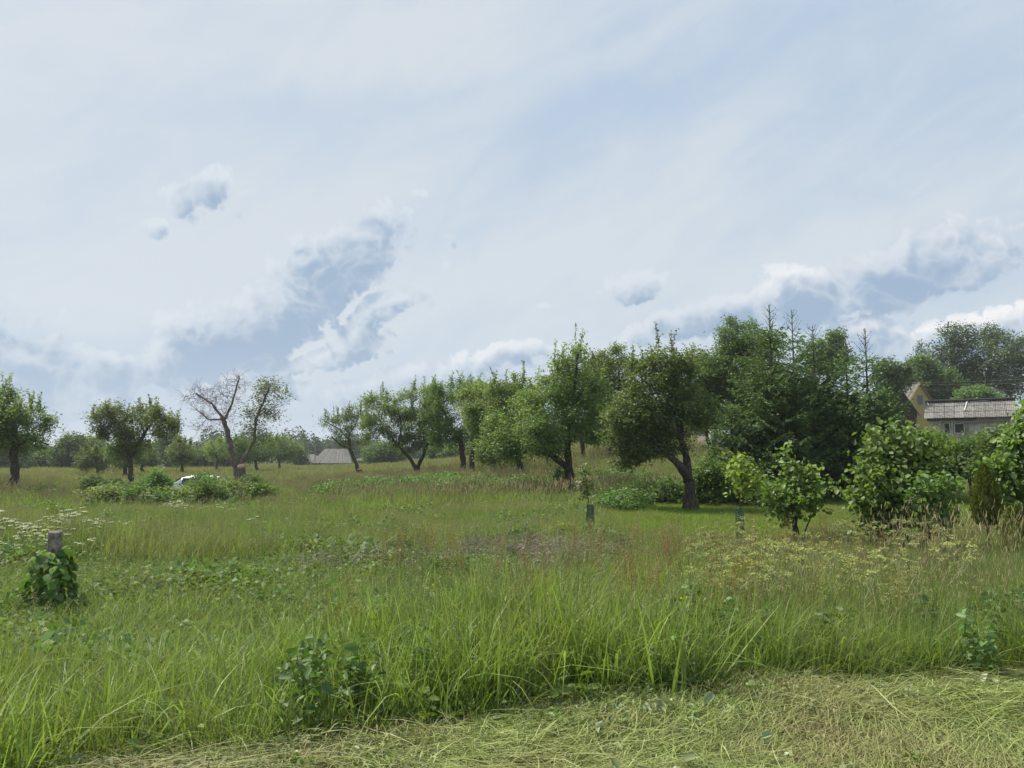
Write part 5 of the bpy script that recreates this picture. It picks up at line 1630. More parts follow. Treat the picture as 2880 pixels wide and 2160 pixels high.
# ================================================================== buildings
M['slate'] = solid_mat('corrugated_slate', (0.10, 0.096, 0.092), (0.21, 0.205, 0.195), 3.0, 0.9, stretch=(1, 1, .5), bump=.3, streak=(0.42, 0.42, 0.40))
M['slate_clean'] = solid_mat('corrugated_slate_clean', (0.15, 0.145, 0.14), (0.26, 0.25, 0.24), 3.0, 0.9, bump=.3)
M['slate_light'] = solid_mat('pale_new_slate', (0.45, 0.45, 0.43), (0.60, 0.59, 0.56), 5, 0.9, bump=.2)
M['white_wall'] = solid_mat('limewashed_wall', (0.22, 0.21, 0.19), (0.42, 0.41, 0.38), 2.2, 0.95, bump=.4, streak=(0.24, 0.21, 0.18))
M['grey_board'] = solid_mat('weathered_board', (0.15, 0.135, 0.12), (0.30, 0.28, 0.25), 5, 0.95, stretch=(6, 6, .7), bump=.5)
M['dark_board'] = solid_mat('dark_board', (0.028, 0.022, 0.020), (0.075, 0.062, 0.055), 5, 0.9, stretch=(6, 6, .7), bump=.4)
M['yellow_board'] = solid_mat('ochre_painted_board', (0.34, 0.26, 0.10), (0.44, 0.35, 0.15), 4, 0.8, stretch=(.6, 6, 6), bump=.25)
M['ochre_trim'] = solid_mat('ochre_trim_board', (0.30, 0.20, 0.08), (0.38, 0.26, 0.10), 4, 0.8, bump=.2)
M['brick'] = solid_mat('sooty_brick', (0.20, 0.10, 0.075), (0.36, 0.24, 0.19), 7, 0.95, bump=.4)
M['dark_glass'] = solid_mat('window_glass', (0.02, 0.025, 0.03), (0.05, 0.06, 0.07), 2, 0.15, bump=0, spec=.6)
M['white_paint'] = solid_mat('white_paint', (0.62, 0.63, 0.62), (0.74, 0.75, 0.74), 4, 0.6, bump=.1)
M['zinc'] = solid_mat('galvanised_sheet', (0.45, 0.47, 0.50), (0.62, 0.64, 0.66), 3, 0.45, bump=.1, metal=.3)
M['concrete'] = solid_mat('old_concrete', (0.13, 0.11, 0.095), (0.36, 0.31, 0.26), 16, 0.95, bump=.9, streak=(0.22, 0.16, 0.13))
M['old_wood'] = solid_mat('old_post_wood', (0.13, 0.12, 0.10), (0.28, 0.26, 0.23), 8, 0.95, stretch=(3, 3, .5), bump=.6)
M['mesh_plastic'] = leaf_mat('green_mesh_plastic', (0.030, 0.095, 0.075), (0.045, 0.13, 0.10), .25, .1)
M['soil'] = solid_mat('dark_soil', (0.018, 0.013, 0.010), (0.05, 0.038, 0.028), 14, 1.0, bump=1.0, bump_dist=.03)
M['glass_wall'] = solid_mat('dusty_glass', (0.34, 0.37, 0.39), (0.52, 0.55, 0.56), 2.0, 0.25, bump=0, spec=.5)


def corr_sheet(w, h, waves, amp=.028):
    """one corrugated sheet lying in the local x (across) / y (up the slope) plane"""
    n = waves * 4
    x = np.linspace(0, w, n + 1); z = amp * np.cos(x / w * waves * 2 * pi)
    V = np.concatenate([np.stack([x, 0 * x, z], 1), np.stack([x, 0 * x + h, z], 1)])
    i = np.arange(n)
    return V, np.stack([i, i + 1, i + n + 2, i + n + 1], 1)


def roof_sheets(parent, A, B, up, nx, rows, mat, seed=1, name='roof_sheet', waves=6, patches=(), lift=.05):
    """rows of overlapping sheets from eave point A to B, 'up' = vector from eave to ridge (all in parent space)"""
    rng = np.random.default_rng(seed)
    A, B, up = Vector(A), Vector(B), Vector(up)
    ex = (B - A); W = ex.length / nx; ex.normalize(); ey = up.normalized(); H = up.length / rows; ez = ex.cross(ey)
    V, q = corr_sheet(W * 1.03, H * 1.10, waves)
    me = np_mesh(name, V, q, M[mat]); me2 = np_mesh(name, V, q, M['slate_light']); me3 = np_mesh(name, V, q, M['slate_clean'])
    R3 = Matrix((ex, ey, ez)).transposed().to_4x4()
    for r in range(rows):
        for c in range(nx):
            o = new_obj(name, me2 if (c, r) in patches else (me3 if rng.random() < .3 else me), parent)
            o.matrix_local = Matrix.Translation(A + ex * (c * W) + ey * (r * H - .04) + ez * (lift + .012 * r + .004 * (c % 2) + rng.uniform(0, .006))) @ R3 @ Matrix.Rotation(rng.normal(0, .006), 4, 'Z') @ Matrix.Rotation(-.018, 4, 'X')


def vrot(p, a):
    return Vector((p[0] * cos(a) - p[1] * sin(a), p[0] * sin(a) + p[1] * cos(a), p[2]))


# ---- grey shed on the right: eave (2600,1175)-(2760,1168); ridge (2600,1130)-(2848,1120)
def shed():
    Y = 60.0
    a = wp(2598, 1175, Y); b = wp(2862, 1166, Y - 3.2)
    L = (b - a).length
    ang = atan2(b.y - a.y, b.x - a.x)
    g = min(gz(a.x, a.y), gz(b.x, b.y)) - .3
    t = thing('shed', 'long grey shed with a patched corrugated roof and a crumbling whitewashed wall', 'shed', (a.x, a.y, g), ang)
    he = a.z - g
    ridge = wp(2625, 1129, Y + 2.6).z - a.z
    D = 5.4
    m = MB(); L2 = L - .5
    # front wall with openings, back and ends
    ops = [(1.25, 1.8, he - 1.35, he - .35), (1.95, 2.75, he - 1.30, he - .42), (3.95, 4.75, 0.35, he - .75)]
    xs = sorted({.3, L2} | {o[0] for o in ops} | {o[1] for o in ops})
    for x0, x1 in zip(xs[:-1], xs[1:]):
        hit_ = [o for o in ops if o[0] <= x0 + 1e-6 and o[1] >= x1 - 1e-6]
        if hit_:
            m.box((x0, .35, 0), (x1, .6, hit_[0][2])).box((x0, .35, hit_[0][3]), (x1, .6, he))
        else:
            m.box((x0, .35, 0), (x1, .6, he))
    m.box((.3, .6, 0), (.55, D - .3, he)).box((L2 - .25, .6, 0), (L2, D - .3, he)).box((.55, D - .55, 0), (L2 - .25, D - .3, he))
    m.build('wall', M['white_wall'], t)
    for x in (.302, L2 - .252):
        gm = MB(); gm.add([(x, .35, he + .003), (x, D - .3, he + .003), (x, D / 2, he + ridge - .12), (x + .25, .35, he + .003), (x + .25, D - .3, he + .003), (x + .25, D / 2, he + ridge - .12)],
                          [(0, 1, 2), (5, 4, 3), (0, 3, 4, 1), (1, 4, 5, 2), (2, 5, 3, 0)])
        gm.build('gable', M['grey_board'], t)
    for o in ops[:2]:
        w = MB(); w.box((o[0] + .01, .5, o[2] + .01), (o[1] - .01, .54, o[3] - .01)); f = w.build('window', M['dark_board'], t)
        p = MB(); x0, x1, z0, z1 = o[0] + .05, o[1] - .05, o[2] + .05, o[3] - .05
        p.box((x0, .46, z0), (x1, .49, z0 + .05)).box((x0, .46, z1 - .05), (x1, .49, z1)).box((x0, .46, z0 + .05), (x0 + .05, .49, z1 - .05)).box((x1 - .05, .46, z0 + .05), (x1, .49, z1 - .05))
        p.build('window_frame', M['white_paint'], f)
    o = ops[2]
    d = MB(); d.box((o[0] + .02, .42, .3), (o[1] - .02, .48, o[3] - .02)); d.build('door', M['white_paint'], t)
    for bx in (2.9, 5.2, 7.6):
        b_ = MB(); b_.beam((bx, .28, 0.1), (bx + .02, .28, he - .1), .13); b_.build('post', M['grey_board'], t)
    bm_ = MB(); bm_.beam((.2, .12, he - .16), (L2 * .62, .12, he - .12), .14, .18); bm_.build('eave_beam', M['dark_board'], t)
    b2 = MB(); b2.beam((2.4, .22, he - .42), (5.6, .2, he - .30), .12, .10); b2.build('sagging_board', M['grey_board'], t)
    up = Vector((0, D / 2 + .25, ridge))
    roof_sheets(t, (0, -.05, he - .08), (L, -.05, he - .08), up, 9, 3, 'slate', seed=3, waves=6, patches=())
    roof_sheets(t, (L, D + .05, he - .08), (0, D + .05, he - .08), Vector((0, -D / 2 - .25, ridge)), 9, 2, 'slate', seed=4, waves=5)
    ca = MB(); ca.beam((0, D / 2 + .1, he + ridge + .05), (L, D / 2 + .1, he + ridge + .05), .22, .06); ca.build('ridge_cap', M['slate_clean'], t)
    # pale laths and patch strips lying on the slope
    ey = up.normalized()
    def on(x, s, dz=.12): q = Vector((x, -.05, he - .08)) + ey * (up.length * s); n_ = Vector((0, -ey.z, ey.y)); return q + n_ * dz
    for (x0, s0, x1, s1) in ((2.95, .92, 2.75, .36), (2.75, .36, 3.2, .36), (.3, .72, .08, .98), (.08, .72, .55, .74), (3.2, .86, 4.4, .90), (3.1, .62, 3.4, .62)):
        l = MB(); l.beam(on(x0, s0), on(x1, s1), .07, .03); l.build('pale_lath', M['slate_light'], t)


shed()


# ---- yellow wooden house: gable peak (2585,1078), right eave (2625,1130), left (2540,1190)
def house():
    Y = 76.0
    pk = wp(2585, 1079, Y)
    g = gz(pk.x, Y) - .2
    ang = radians(24)                                # front gable turned a little to the left
    t = thing('wooden_house', 'yellow wooden house with a steep corrugated roof, gable towards the shed', 'house', (pk.x, Y, g), ang)
    H = pk.z - g; he = wp(2600, 1146, Y).z - g; hw = 2.1; D = 4.5
    # planks of the gable end, each a part; local: x along the gable, -y towards the camera
    n = 20; hp = (H - .25) / n
    for i in range(n):
        z0 = i * hp; z1 = z0 + hp * .96
        w0 = hw if z1 < he else hw * max(.04, (H - z1) / (H - he)); w1 = w0
        wl = hw if z0 < he else hw * max(.05, (H - z0) / (H - he))
        m = MB(); m.add([(-wl, -.02, z0), (wl, -.02, z0), (w1, .0, z1), (-w1, .0, z1), (-wl, .06, z0), (wl, .06, z0), (w1, .06, z1), (-w1, .06, z1)],
                        [(0, 1, 2, 3), (7, 6, 5, 4), (0, 4, 5, 1), (1, 5, 6, 2), (2, 6, 7, 3), (3, 7, 4, 0)])
        m.build('plank', M['yellow_board'], t)
    m = MB(); m.prism([(-hw + .02, 0), (hw - .02, 0), (hw - .02, he), (0, H - .12), (-hw + .02, he)], .07, D); m.build('wall', M['yellow_board'], t)
    for s in (-1, 1):
        m = MB(); m.beam((0, -.10, H + .06), (s * (hw + .25), -.10, he - (H - he) * .25 / hw + .06), .06, .2); m.build('barge_board', M['ochre_trim'], t)
    m = MB(); m.box((-.38, -.05, he + .25), (.38, -.022, he + .33)).box((-.38, -.05, he + 1.15), (.38, -.022, he + 1.23)).box((-.38, -.05, he + .33), (-.30, -.022, he + 1.15)).box((.30, -.05, he + .33), (.38, -.022, he + 1.15)).box((-.03, -.045, he + .33), (.03, -.022, he + 1.15))
    f = m.build('window', M['grey_board'], t)
    m = MB(); m.box((-.30, -.035, he + .33), (.30, -.025, he + 1.15)); m.build('pane', M['dark_glass'], f)
    sl_ = Vector((-(hw + .25), 0, -(H - he) * (hw + .25) / hw))
    roof_sheets(t, (sl_.x, D, H + sl_.z), (sl_.x, -.25, H + sl_.z), (-sl_.x, 0, -sl_.z), 8, 3, 'slate_clean', seed=7, waves=6)
    roof_sheets(t, (-sl_.x, -.25, H + sl_.z), (-sl_.x, D, H + sl_.z), (sl_.x, 0, -sl_.z), 8, 3, 'slate_clean', seed=8, waves=6)
    m = MB(); m.beam((0, -.25, H + .13), (0, D, H + .13), .25, .06); m.build('ridge_cap', M['slate_clean'], t)


house()


def dark_house():
    Y = 71.0
    pk = wp(2512, 1068, Y); g = gz(pk.x, Y) - .2; H = pk.z - g; hw = 1.7; he = H * .5; D = 3.2
    t = thing('dark_cottage', 'dark wooden cottage gable with a brick chimney left of the yellow house', 'house', (pk.x, Y, g), radians(-30))
    m = MB(); m.prism([(-hw, 0), (hw, 0), (hw, he), (0, H), (-hw, he)], 0.05, D); m.build('wall', M['grey_board'], t)
    for i in range(13):
        x0 = -hw + i * (2 * hw / 13); x1 = x0 + 2 * hw / 13 * .94
        z0 = he + (H - he) * (1 - abs(x0) / hw); z1 = he + (H - he) * (1 - abs(x1) / hw)
        m = MB(); m.add([(x0, -.02, 0), (x1, -.02, 0), (x1, -.02, z1 - .1), (x0, -.02, z0 - .1), (x0, .04, 0), (x1, .04, 0), (x1, .04, z1 - .1), (x0, .04, z0 - .1)],
                        [(0, 1, 2, 3), (7, 6, 5, 4), (0, 4, 5, 1), (1, 5, 6, 2), (2, 6, 7, 3), (3, 7, 4, 0)]); m.build('plank', M['dark_board'], t)
    for s in (-1, 1):
        m = MB(); e = (s * (hw + .3), he - (H - he) * .3 / hw)
        m.add([(0, -.35, H + .05), (0, D, H + .05), (e[0], D, e[1] + .05), (e[0], -.35, e[1] + .05), (0, -.35, H + .2), (0, D, H + .2), (e[0], D, e[1] + .2), (e[0], -.35, e[1] + .2)],
              [(3, 2, 1, 0), (4, 5, 6, 7), (0, 1, 5, 4), (1, 2, 6, 5), (2, 3, 7, 6), (3, 0, 4, 7)]); m.build('roof', M['dark_board'], t)
    m = MB(); m.box((-.3, 1.1, H - .6), (.3, 1.7, H + .75)); c = m.build('chimney', M['brick'], t, bevel=.02)
    m = MB(); m.box((-.36, 1.04, H + .755), (.36, 1.76, H + .87)); m.build('chimney_cap', M['brick'], c)


dark_house()


# ---- glazed shed behind the V-shaped tree
def glazed():
    Y = 50.0
    a = wp(1998, 1262, Y); b = wp(2088, 1262, Y)
    g = gz((a.x + b.x) / 2, Y) - .15; W = b.x - a.x
    t = thing('glazed_shed', 'pale glazed shed seen under the apple tree with the V-shaped trunk', 'shed', (a.x, Y, g), radians(6))
    h = wp(2040, 1222, Y).z - g; h2 = wp(2040, 1196, Y).z - g
    n = 5
    m = MB(); m.box((0, 0, 0), (W, .12, h * .35)).box((0, .12, 0), (.1, 2.4, h)).box((W - .1, .12, 0), (W, 2.4, h)).box((.1, 2.3, 0), (W - .1, 2.4, h)); m.build('base_wall', M['grey_board'], t)
    for i in range(n + 1):
        m = MB(); x = .04 + i * (W - .08) / n; m.beam((x, .05, h * .35), (x, .05, h), .08); m.build('post', M['white_paint'], t)
        if i < n:
            m = MB(); m.box((x + .045, .04, h * .36), (x + (W - .08) / n - .045, .055, h - .05)); m.build('pane', M['glass_wall'], t)
            m = MB(); m.add([(x + .02, -.12, h + .06), (x + (W - .08) / n - .02, -.12, h + .06), (x + (W - .08) / n - .02, 1.3, h2), (x + .02, 1.3, h2)], [(0, 1, 2, 3)]); m.build('roof_pane', M['glass_wall'], t)
    m = MB(); m.box((-.1, -.16, h + .002), (W + .1, -.0, h + .055)); m.build('eave_board', M['white_paint'], t)
    m = MB(); m.add([(0, 2.6, h), (W, 2.6, h), (W, 1.31, h2), (0, 1.31, h2)], [(0, 1, 2, 3)]); m.build('back_roof', M['zinc'], t)


glazed()


# ---- barn far behind, and the roofs beside it
def barn(px0, px1, pyb, pyr, pye, Y, label, cat='barn', hip=.28, skew=.0, mat='grey_board', name='barn'):
    a = wp(px0, pye, Y); b = wp(px1, pye, Y); g = min(gz(a.x, Y), gz(b.x, Y)) - .2
    W = b.x - a.x; he = a.z - g; h = wp(px0, pyr, Y).z - g; D = W * .55
    t = thing(name, label, cat, (a.x, Y, g), radians(skew))
    m = MB(); m.box((.3, .3, 0), (W - .3, D - .3, he)); m.build('wall', M['dark_board'], t)
    n = max(6, int(W / .9))
    for i in range(n):
        x0 = .3 + i * (W - .6) / n
        m = MB(); m.box((x0, .22 + .02 * (i % 2), 0), (x0 + (W - .6) / n * .9, .29, he - .05)); m.build('board', M[mat], t)
    r0 = W * hip; r1 = W * (1 - hip * .6); nn = max(7, int(W / .85))
    for i in range(nn):                               # roof boards of the front slope, each a part
        u0, u1 = i / nn, (i + .95) / nn
        e0, e1 = u0 * W, u1 * W; t0, t1 = r0 + (r1 - r0) * u0, r0 + (r1 - r0) * u1
        dz = .03 * (i % 2)
        m = MB(); m.add([(e0, 0, he - .1 + dz), (e1, 0, he - .1 + dz), (t1, D / 2, h + dz), (t0, D / 2, h + dz), (e0, 0, he - .18), (e1, 0, he - .18), (t1, D / 2, h - .08), (t0, D / 2, h - .08)],
                        [(0, 1, 2, 3), (7, 6, 5, 4), (0, 4, 5, 1), (1, 5, 6, 2), (2, 6, 7, 3), (3, 7, 4, 0)]); m.build('roof_board', M['slate_clean' if i % 3 else 'grey_board'], t)
    m = MB(); m.add([(0, 0, he - .2), (0, D, he - .2), (r0, D / 2, h - .09)], [(0, 2, 1)]).add([(W, 0, he - .2), (W, D, he - .2), (r1, D / 2, h - .09)], [(0, 1, 2)]).add([(0, D, he - .2), (W, D, he - .2), (r1, D / 2, h - .09), (r0, D / 2, h - .09)], [(3, 2, 1, 0)])
    m.build('roof', M['grey_board'], t)
    return t


barn(872, 990, 1311, 1262, 1301, 150, 'grey barn with a big hipped roof across the meadow')
barn(828, 905, 1308, 1278, 1299, 175, 'smaller collapsing barn roof just left of the grey barn', hip=.5)
barn(385, 460, 1325, 1296, 1318, 130, 'low grey farm roof far behind the double-crowned apple tree', hip=.4, name='farmhouse', cat='farmhouse')
bt = barn(1002, 1032, 1312, 1290, 1294, 128, 'small hut with a white-edged flat roof behind the thin-crowned apple tree', hip=.05, name='hut', cat='hut')
m = MB(); m.box((-.1, -.12, (wp(1002, 1294, 128).z - bt.location.z) - .06), (wp(1032, 1294, 128).x - wp(1002, 1294, 128).x + .1, -.02, (wp(1002, 1294, 128).z - bt.location.z) + .16)); m.build('roof_edge', M['white_paint'], bt)


def pole(px, pt, pb, Y, label, arm=False, r=.09):
    B = base_at(px, pb, Y); h = wp(px, pt, Y).z - B.z
    t = thing('power_pole', label, 'pole', B)
    m = MB(); m.tube([(0, 0, -.3), (0, 0, h)], [r * 1.2, r * .8], 8); m.build('shaft', M['old_wood'], t)
    m = MB(); m.beam((-.6, 0, h - .35), (.6, 0, h - .35), .09); m.build('cross_arm', M['old_wood'], t)
    for s in (-.5, .5):
        m = MB(); m.tube([(s, 0, h - .30), (s, 0, h - .18)], [.04, .03], 6); m.build('insulator', M['white_paint'], t)
    return t


pole(886, 1250, 1305, 160, 'thin grey power pole left of the grey barn', r=.12)
pole(934, 1238, 1305, 170, 'thin power pole rising behind the grey barn roof', r=.12)


def wire(a, b, sag, label, group='power lines by the yellow house'):
    m = MB(); n = 16
    pts = [a.lerp(b, i / n) - Vector((0, 0, sag * 4 * (i / n) * (1 - i / n))) for i in range(n + 1)]
    m.tube(pts, .007, 4); o = m.build('power_line', M['grey_board']); tag(o, label, 'cable', group); return o


far_end = [wp(3200, y, 64) for y in (1040, 1056, 1082)]
wire(wp(2560, 1076, 73), far_end[0], .25, 'uppermost thin wire running right from the yellow house')
wire(wp(2586, 1081, 74), far_end[1], .25, 'middle thin wire running right from the gable of the yellow house')
wire(wp(2600, 1096, 74), far_end[2], .25, 'lowest thin wire running right from the yellow house')
pp = pole(3200, 1030, 1250, 64, 'power pole that carries the wires to the right of the yellow house', r=.12)


# ---- pale metal hood on posts beside the shed
def hood():
    Y = 42.0
    B = base_at(2565, 1260, Y); k = Y / F
    t = thing('metal_hood', 'bent pale metal sheet on a leaning grey post below the shed', 'sheet', B)
    z = lambda py: wp(2565, py, Y).z - B.z
    m = MB(); m.beam((-.05, 0, -.1), (.1, 0, z(1208)), .07); m.build('post', M['zinc'], t)
    m = MB(); m.beam((-.16, .0, -.1), (-.16, 0, z(1222)), .06); m.build('post', M['grey_board'], t)
    pr = [(-.18, z(1212)), (-.15, z(1204)), (0, z(1201)), (.14, z(1203)), (.22, z(1210)), (.18, z(1213)), (.1, z(1206)), (-.1, z(1207))]
    m = MB(); m.prism(pr, -.2, .25); m.build('sheet', M['zinc'], t)


hood()


# ================================================================== white car in the dip
def car():
    Y = 46.0
    roofp = wp(512, 1337, Y)
    x0 = wp(520, 1337, Y).x
    g = gz(x0, Y)
    t = thing('car', 'white car mostly hidden by bushes in the dip of the meadow', 'car', (wp(540, 1337, Y).x, Y, roofp.z - 1.47), radians(-168))
    # side profile (x forward, z), half widths
    prof = [(-2.05, .35, .45, .78), (-2.1, .55, .80, .80), (-1.95, .95, 1.0, .78), (-1.6, 1.0, 1.38, .70), (-1.0, 1.0, 1.47, .66), (-.1, 1.0, 1.47, .66), (.45, .98, 1.34, .68), (1.0, .95, 1.0, .76), (1.7, .80, .86, .78), (2.05, .62, .72, .74), (2.1, .35, .45, .70)]
    V = []; sec = 12
    for x, zb, zt, hw in prof:
        belt = min(zb + .0, .95); w2 = .84
        ring = [(0, .22), (.70, .22), (w2 if abs(x) < 1.9 else hw, .35), (w2 if abs(x) < 1.9 else hw, min(.62, zt)), (min(w2, hw + .10), min(.93, zt)), (hw, max(zt - .10, min(.93, zt))), (hw - .16, zt - .005), (0, zt + .02)]
        r = [(y_, z_) for y_, z_ in ring] + [(-y_, z_) for y_, z_ in ring[-2:0:-1]]
        V.append([(x, y_, z_) for y_, z_ in r])
    n = len(V[0]); VV = [p for r in V for p in r]; Fc = []
    for i in range(len(V) - 1):
        for k in range(n):
            a, b = i * n + k, i * n + (k + 1) % n
            Fc.append((a, b, b + n, a + n))
    Fc.append(tuple(range(n))); Fc.append(tuple(reversed(range((len(V) - 1) * n, len(V) * n))))
    paint = solid_mat('white_car_paint', (0.72, 0.74, 0.76), (0.78, 0.80, 0.82), 2, .25, bump=0, spec=.6)
    gl = M['dark_glass']
    rub = solid_mat('tyre_rubber', (.02, .02, .02), (.03, .03, .03), 5, .9, bump=0)
    m = MB(); m.add(VV, Fc); body = m.build('body', paint, t, smooth=False)
    m = MB(); m.add([(.50, -.60, 1.33), (.50, .60, 1.33), (1.0, .66, 1.02), (1.0, -.66, 1.02), (.52, -.60, 1.35), (.52, .60, 1.35), (1.03, .66, 1.045), (1.03, -.66, 1.045)], [(0, 1, 2, 3), (7, 6, 5, 4), (0, 4, 5, 1), (1, 5, 6, 2), (2, 6, 7, 3), (3, 7, 4, 0)]); m.build('windscreen', gl, t)
    m = MB(); m.add([(-1.62, -.58, 1.37), (-1.62, .58, 1.37), (-1.93, .64, 1.03), (-1.93, -.64, 1.03), (-1.65, -.58, 1.39), (-1.65, .58, 1.39), (-1.97, .64, 1.045), (-1.97, -.64, 1.045)], [(3, 2, 1, 0), (4, 5, 6, 7), (0, 1, 5, 4), (1, 2, 6, 5), (2, 3, 7, 6), (3, 0, 4, 7)]); m.build('rear_window', gl, t)
    for s in (-1, 1):
        for xa, xb in ((-1.35, -.55), (-.48, .42)):
            m = MB(); y0 = s * .80; y1 = s * .715
            m.add([(xa, y0, .99), (xb, y0, .99), (xb - .05, y1, 1.34), (xa + .08, y1, 1.34), (xa, y0 - s * .04, .99), (xb, y0 - s * .04, .99), (xb - .05, y1 - s * .05, 1.34), (xa + .08, y1 - s * .05, 1.34)],
                  [(0, 1, 2, 3), (7, 6, 5, 4), (0, 4, 5, 1), (1, 5, 6, 2), (2, 6, 7, 3), (3, 7, 4, 0)]); m.build('side_window', gl, t)
        for xw in (-1.3, 1.3):
            m = MB(); m.tube([(xw, s * .66, .30), (xw, s * .86, .30)], .30, 18); w = m.build('wheel', rub, t)
            m = MB(); m.tube([(xw, s * .85, .30), (xw, s * .872, .30)], .19, 14); m.build('rim', M['zinc'], w)
        m = MB(); m.box((2.04, s * .45 - .16, .58), (2.10, s * .45 + .16, .70)); m.build('headlight', M['glass_wall'], t)
        m = MB(); m.box((-2.12, s * .60 - .1, .72), (-2.06, s * .60 + .1, .92)); m.build('tail_light', M['red_bark'], t)
        m = MB(); m.box((.62, s * .92 - .07, .96), (.74, s * .92 + .07, 1.08)); m.build('wing_mirror', paint, t, bevel=.015)


car()


# ================================================================== posts
def post(px, pt, pb, Y, r, label, lean=0.0, mat='old_wood', hide=0.0):
    B = base_at(px, pb, Y); top = wp(px, pt, Y).z
    h = max(top - B.z, .5)
    t = thing('fence_post', label, 'post', B, group='old fence posts in the meadow')
    t.rotation_euler = (0, lean, 0)
    m = MB(); m.tube([(0, 0, -.4), (0.01, 0, h * .5), (0, 0, h)], [r, r * .97, r * .92], 9); m.build('shaft', M[mat], t)
    return t


post(615, 1321, 1338, 74, .13, 'grey post beside the slender fruit tree left of the dead crown')
post(738, 1320, 1334, 78, .15, 'short thick post right of the dark bushy tree trunk')
post(601, 1346, 1372, 46, .10, 'slim grey post standing among the bushes right of the car')
post(483, 1354, 1372, 44, .09, 'dark post stub at the left front corner of the white car')
lp = post(702, 1374, 1398, 40, .12, 'leaning grey post right below the sawn-off trunk', lean=-.75)

# ---- concrete post overgrown by vine
def vine_post():
    Y = 7.7
    rng = np.random.default_rng(9)
    B = base_at(142, 1740, Y); k = Y / F
    h = wp(142, 1492, Y).z - B.z
    t = thing('concrete_post', 'old concrete post overgrown with broad-leaved vine at the left front', 'post', B)
    m = MB(); w = .053
    m.add([(-w, -w, -.3), (w, -w, -.3), (w, w, -.3), (-w, w, -.3), (-w * 1.02, -w, h * .6), (w, -w * 1.02, h * .6), (w, w, h * .6), (-w, w, h * .6), (-w * .95, -w * .9, h), (w * .92, -w * .95, h * .985), (w * .92, w, h), (-w, w * .95, h * .99)],
          [(0, 3, 2, 1), (0, 1, 5, 4), (1, 2, 6, 5), (2, 3, 7, 6), (3, 0, 4, 7), (4, 5, 9, 8), (5, 6, 10, 9), (6, 7, 11, 10), (7, 4, 8, 11), (8, 9, 10, 11)])
    m.build('shaft', M['concrete'], t, bevel=.012)
    c = thing('vine', 'leafy vine climbing the concrete post, bright heart-shaped leaves', 'vine', B)
    m = MB()
    for s in range(7):
        a = rng.uniform(0, 6.28); pts = []
        for i in range(9):
            z = i / 8 * h * rng.uniform(.66, .74); rr = .10 + .25 * (1 - i / 8) ** 2
            pts.append((rr * cos(a + i * .35), rr * sin(a + i * .35), z))
        m.tube(pts, .005, 4, cap=False)
    m.build('stems', M['twig'], c)['kind'] = 'stuff'
    n = 620
    z = rng.uniform(0, 1, n) ** 1.25 * h * .80
    prof = np.interp(z / h, [0, .1, .3, .5, .68, .8], [.40, .36, .25, .21, .16, .08])
    a = rng.uniform(0, 2 * pi, n); r = prof * rng.uniform(.6, 1.15, n) * (1 + .28 * np.sin(a * 2 + z * 7) + .14 * np.sin(a * 5 - z * 11))
    P = np.stack([r * np.cos(a) - .03 * (1 - z / h), r * np.sin(a), z], 1)
    V, q = leaf_outline(.085, .95)
    protos = [np_mesh('leaf', V, q, M['vine'], tint=np.full(len(q), v), smooth=True) for v in (.15, .4, .6, .9)]
    front = np.argsort(P[:, 1])[:280]
    for i in front:
        o = new_obj('leaf', protos[int(min(3, max(0, rng.normal(.9 + 1.6 * z[i] / h, .9))))], c, P[i])
        o.rotation_euler = (rng.normal(-.75, .3), rng.normal(0, .3), a[i] - pi / 2 + rng.normal(0, .6)); s_ = rng.uniform(.45, 1.15); o.scale = (s_,) * 3
    rest = np.ones(n, bool); rest[front] = False
    al = np.stack([np.cos(a), np.sin(a), 0 * a - .9], 1)[rest] * 1.4
    V, Fq, tt = leaves(rng, P[rest], .08, .9, up=.5, along=al, six=True)
    new_obj('foliage', np_mesh('foliage', V, Fq, M['vine'], tint=tt), c)['kind'] = 'stuff'


vine_post()


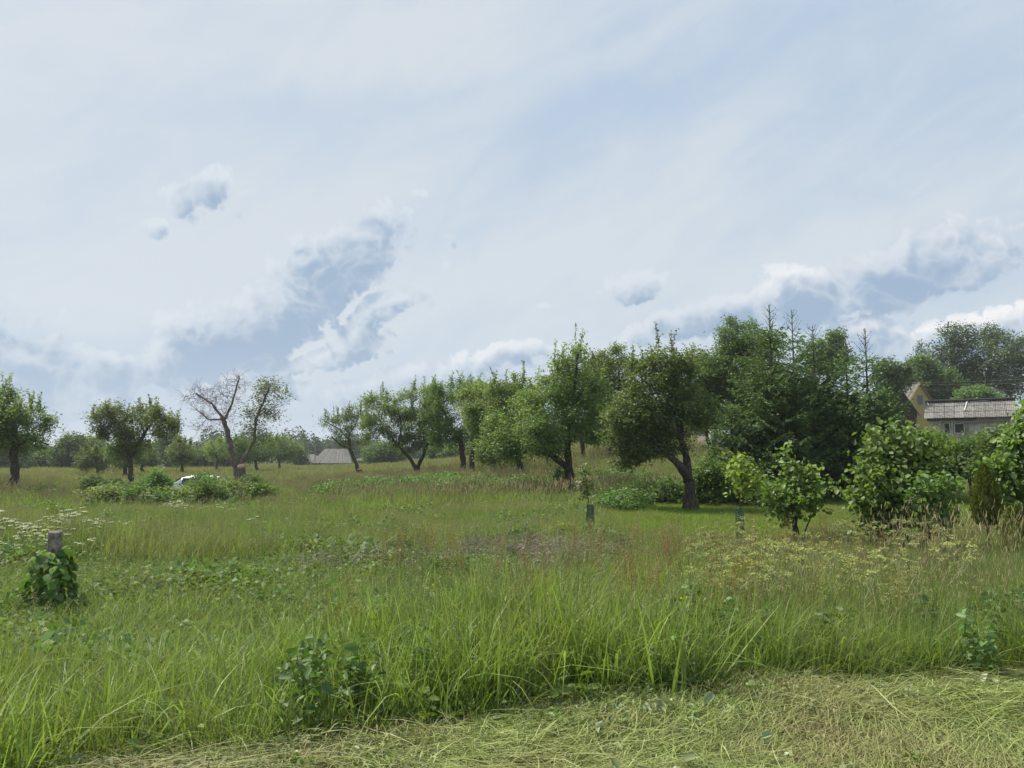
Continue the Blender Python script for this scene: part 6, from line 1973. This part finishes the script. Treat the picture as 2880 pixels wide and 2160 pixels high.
# ---- green mesh tree guards
def guard(px, pt, Y, r, label, lean=0.0, h=None):
    B = base_at(px, 1500, Y); h = wp(px, pt, Y).z - B.z
    t = thing('tree_guard', label, 'tree guard', B, group='green mesh tree guards')
    t.rotation_euler = (0, lean, 0)
    P0 = []; P1 = []; n = 12; rows = int(h / .035)
    for k in range(n):
        a = 2 * pi * k / n; P0.append((r * cos(a), r * sin(a), -.05)); P1.append((r * cos(a), r * sin(a), h))
    for j in range(rows + 1):
        z = j / rows * h
        for k in range(n):
            a, b = 2 * pi * k / n, 2 * pi * (k + 1) / n
            P0.append((r * cos(a), r * sin(a), z)); P1.append((r * cos(b), r * sin(b), z))
    V, q = segments(np.array(P0), np.array(P1), np.full(len(P0), .0055), np.full(len(P0), .0055), 3)
    new_obj('mesh_tube', np_mesh('mesh_tube', V, q, M['mesh_plastic'], tint=np.full(len(q), .5)), t)['kind'] = 'stuff'
    m = MB(); m.beam((r + .015, 0, -.2), (r + .015, 0, h * .96), .022); m.build('stake', M['old_wood'], t)


guard(1660, 1420, 15.6, .062, 'green mesh guard round the spindly sapling, middle of the photo')
guard(2080, 1430, 14.2, .062, 'green mesh guard round the yellow-leaved sapling')
guard(2652, 1458, 11.4, .075, 'green mesh guard round the oak sapling before the big hazel')

# ---- mole hill
B = base_at(2342, 1530, 14.6)
mm = MB(); rng = np.random.default_rng(4); rings = []
V = []; Fc = []
for i in range(6):
    r = .26 * (1 - i / 5.5); z = .11 * (i / 5) ** .7 - .02
    for k in range(16):
        a = 2 * pi * k / 16; q = r * rng.uniform(.85, 1.15); V.append((q * cos(a) * 1.3, q * sin(a), z + rng.normal(0, .008)))
for i in range(5):
    for k in range(16):
        a, b = i * 16 + k, i * 16 + (k + 1) % 16; Fc.append((a, b, b + 16, a + 16))
Fc.append(tuple(80 + k for k in range(16)))
mm.add(V, Fc)
tag(mm.build('molehill', M['soil'], smooth=True, loc=B), 'dark fresh molehill in the glade between the two hazels', 'molehill')


# ================================================================== air
hz = bpy.data.materials.new('haze'); hz.use_nodes = True
t_ = hz.node_tree; t_.nodes.clear(); N_ = NT(t_)
pv = N_.new('ShaderNodeVolumePrincipled')
pv.inputs['Color'].default_value = (0.86, 0.92, 1.0, 1); pv.inputs['Density'].default_value = HAZE
pv.inputs['Anisotropy'].default_value = 0.2
ov = N_.new('ShaderNodeOutputMaterial'); t_.links.new(pv.outputs[0], ov.inputs['Volume'])
hm = MB(); hm.box((-1600, -450, -3.0), (1600, 2300, 45.0))
ho = hm.build('haze', hz); tag(ho, kind='stuff')
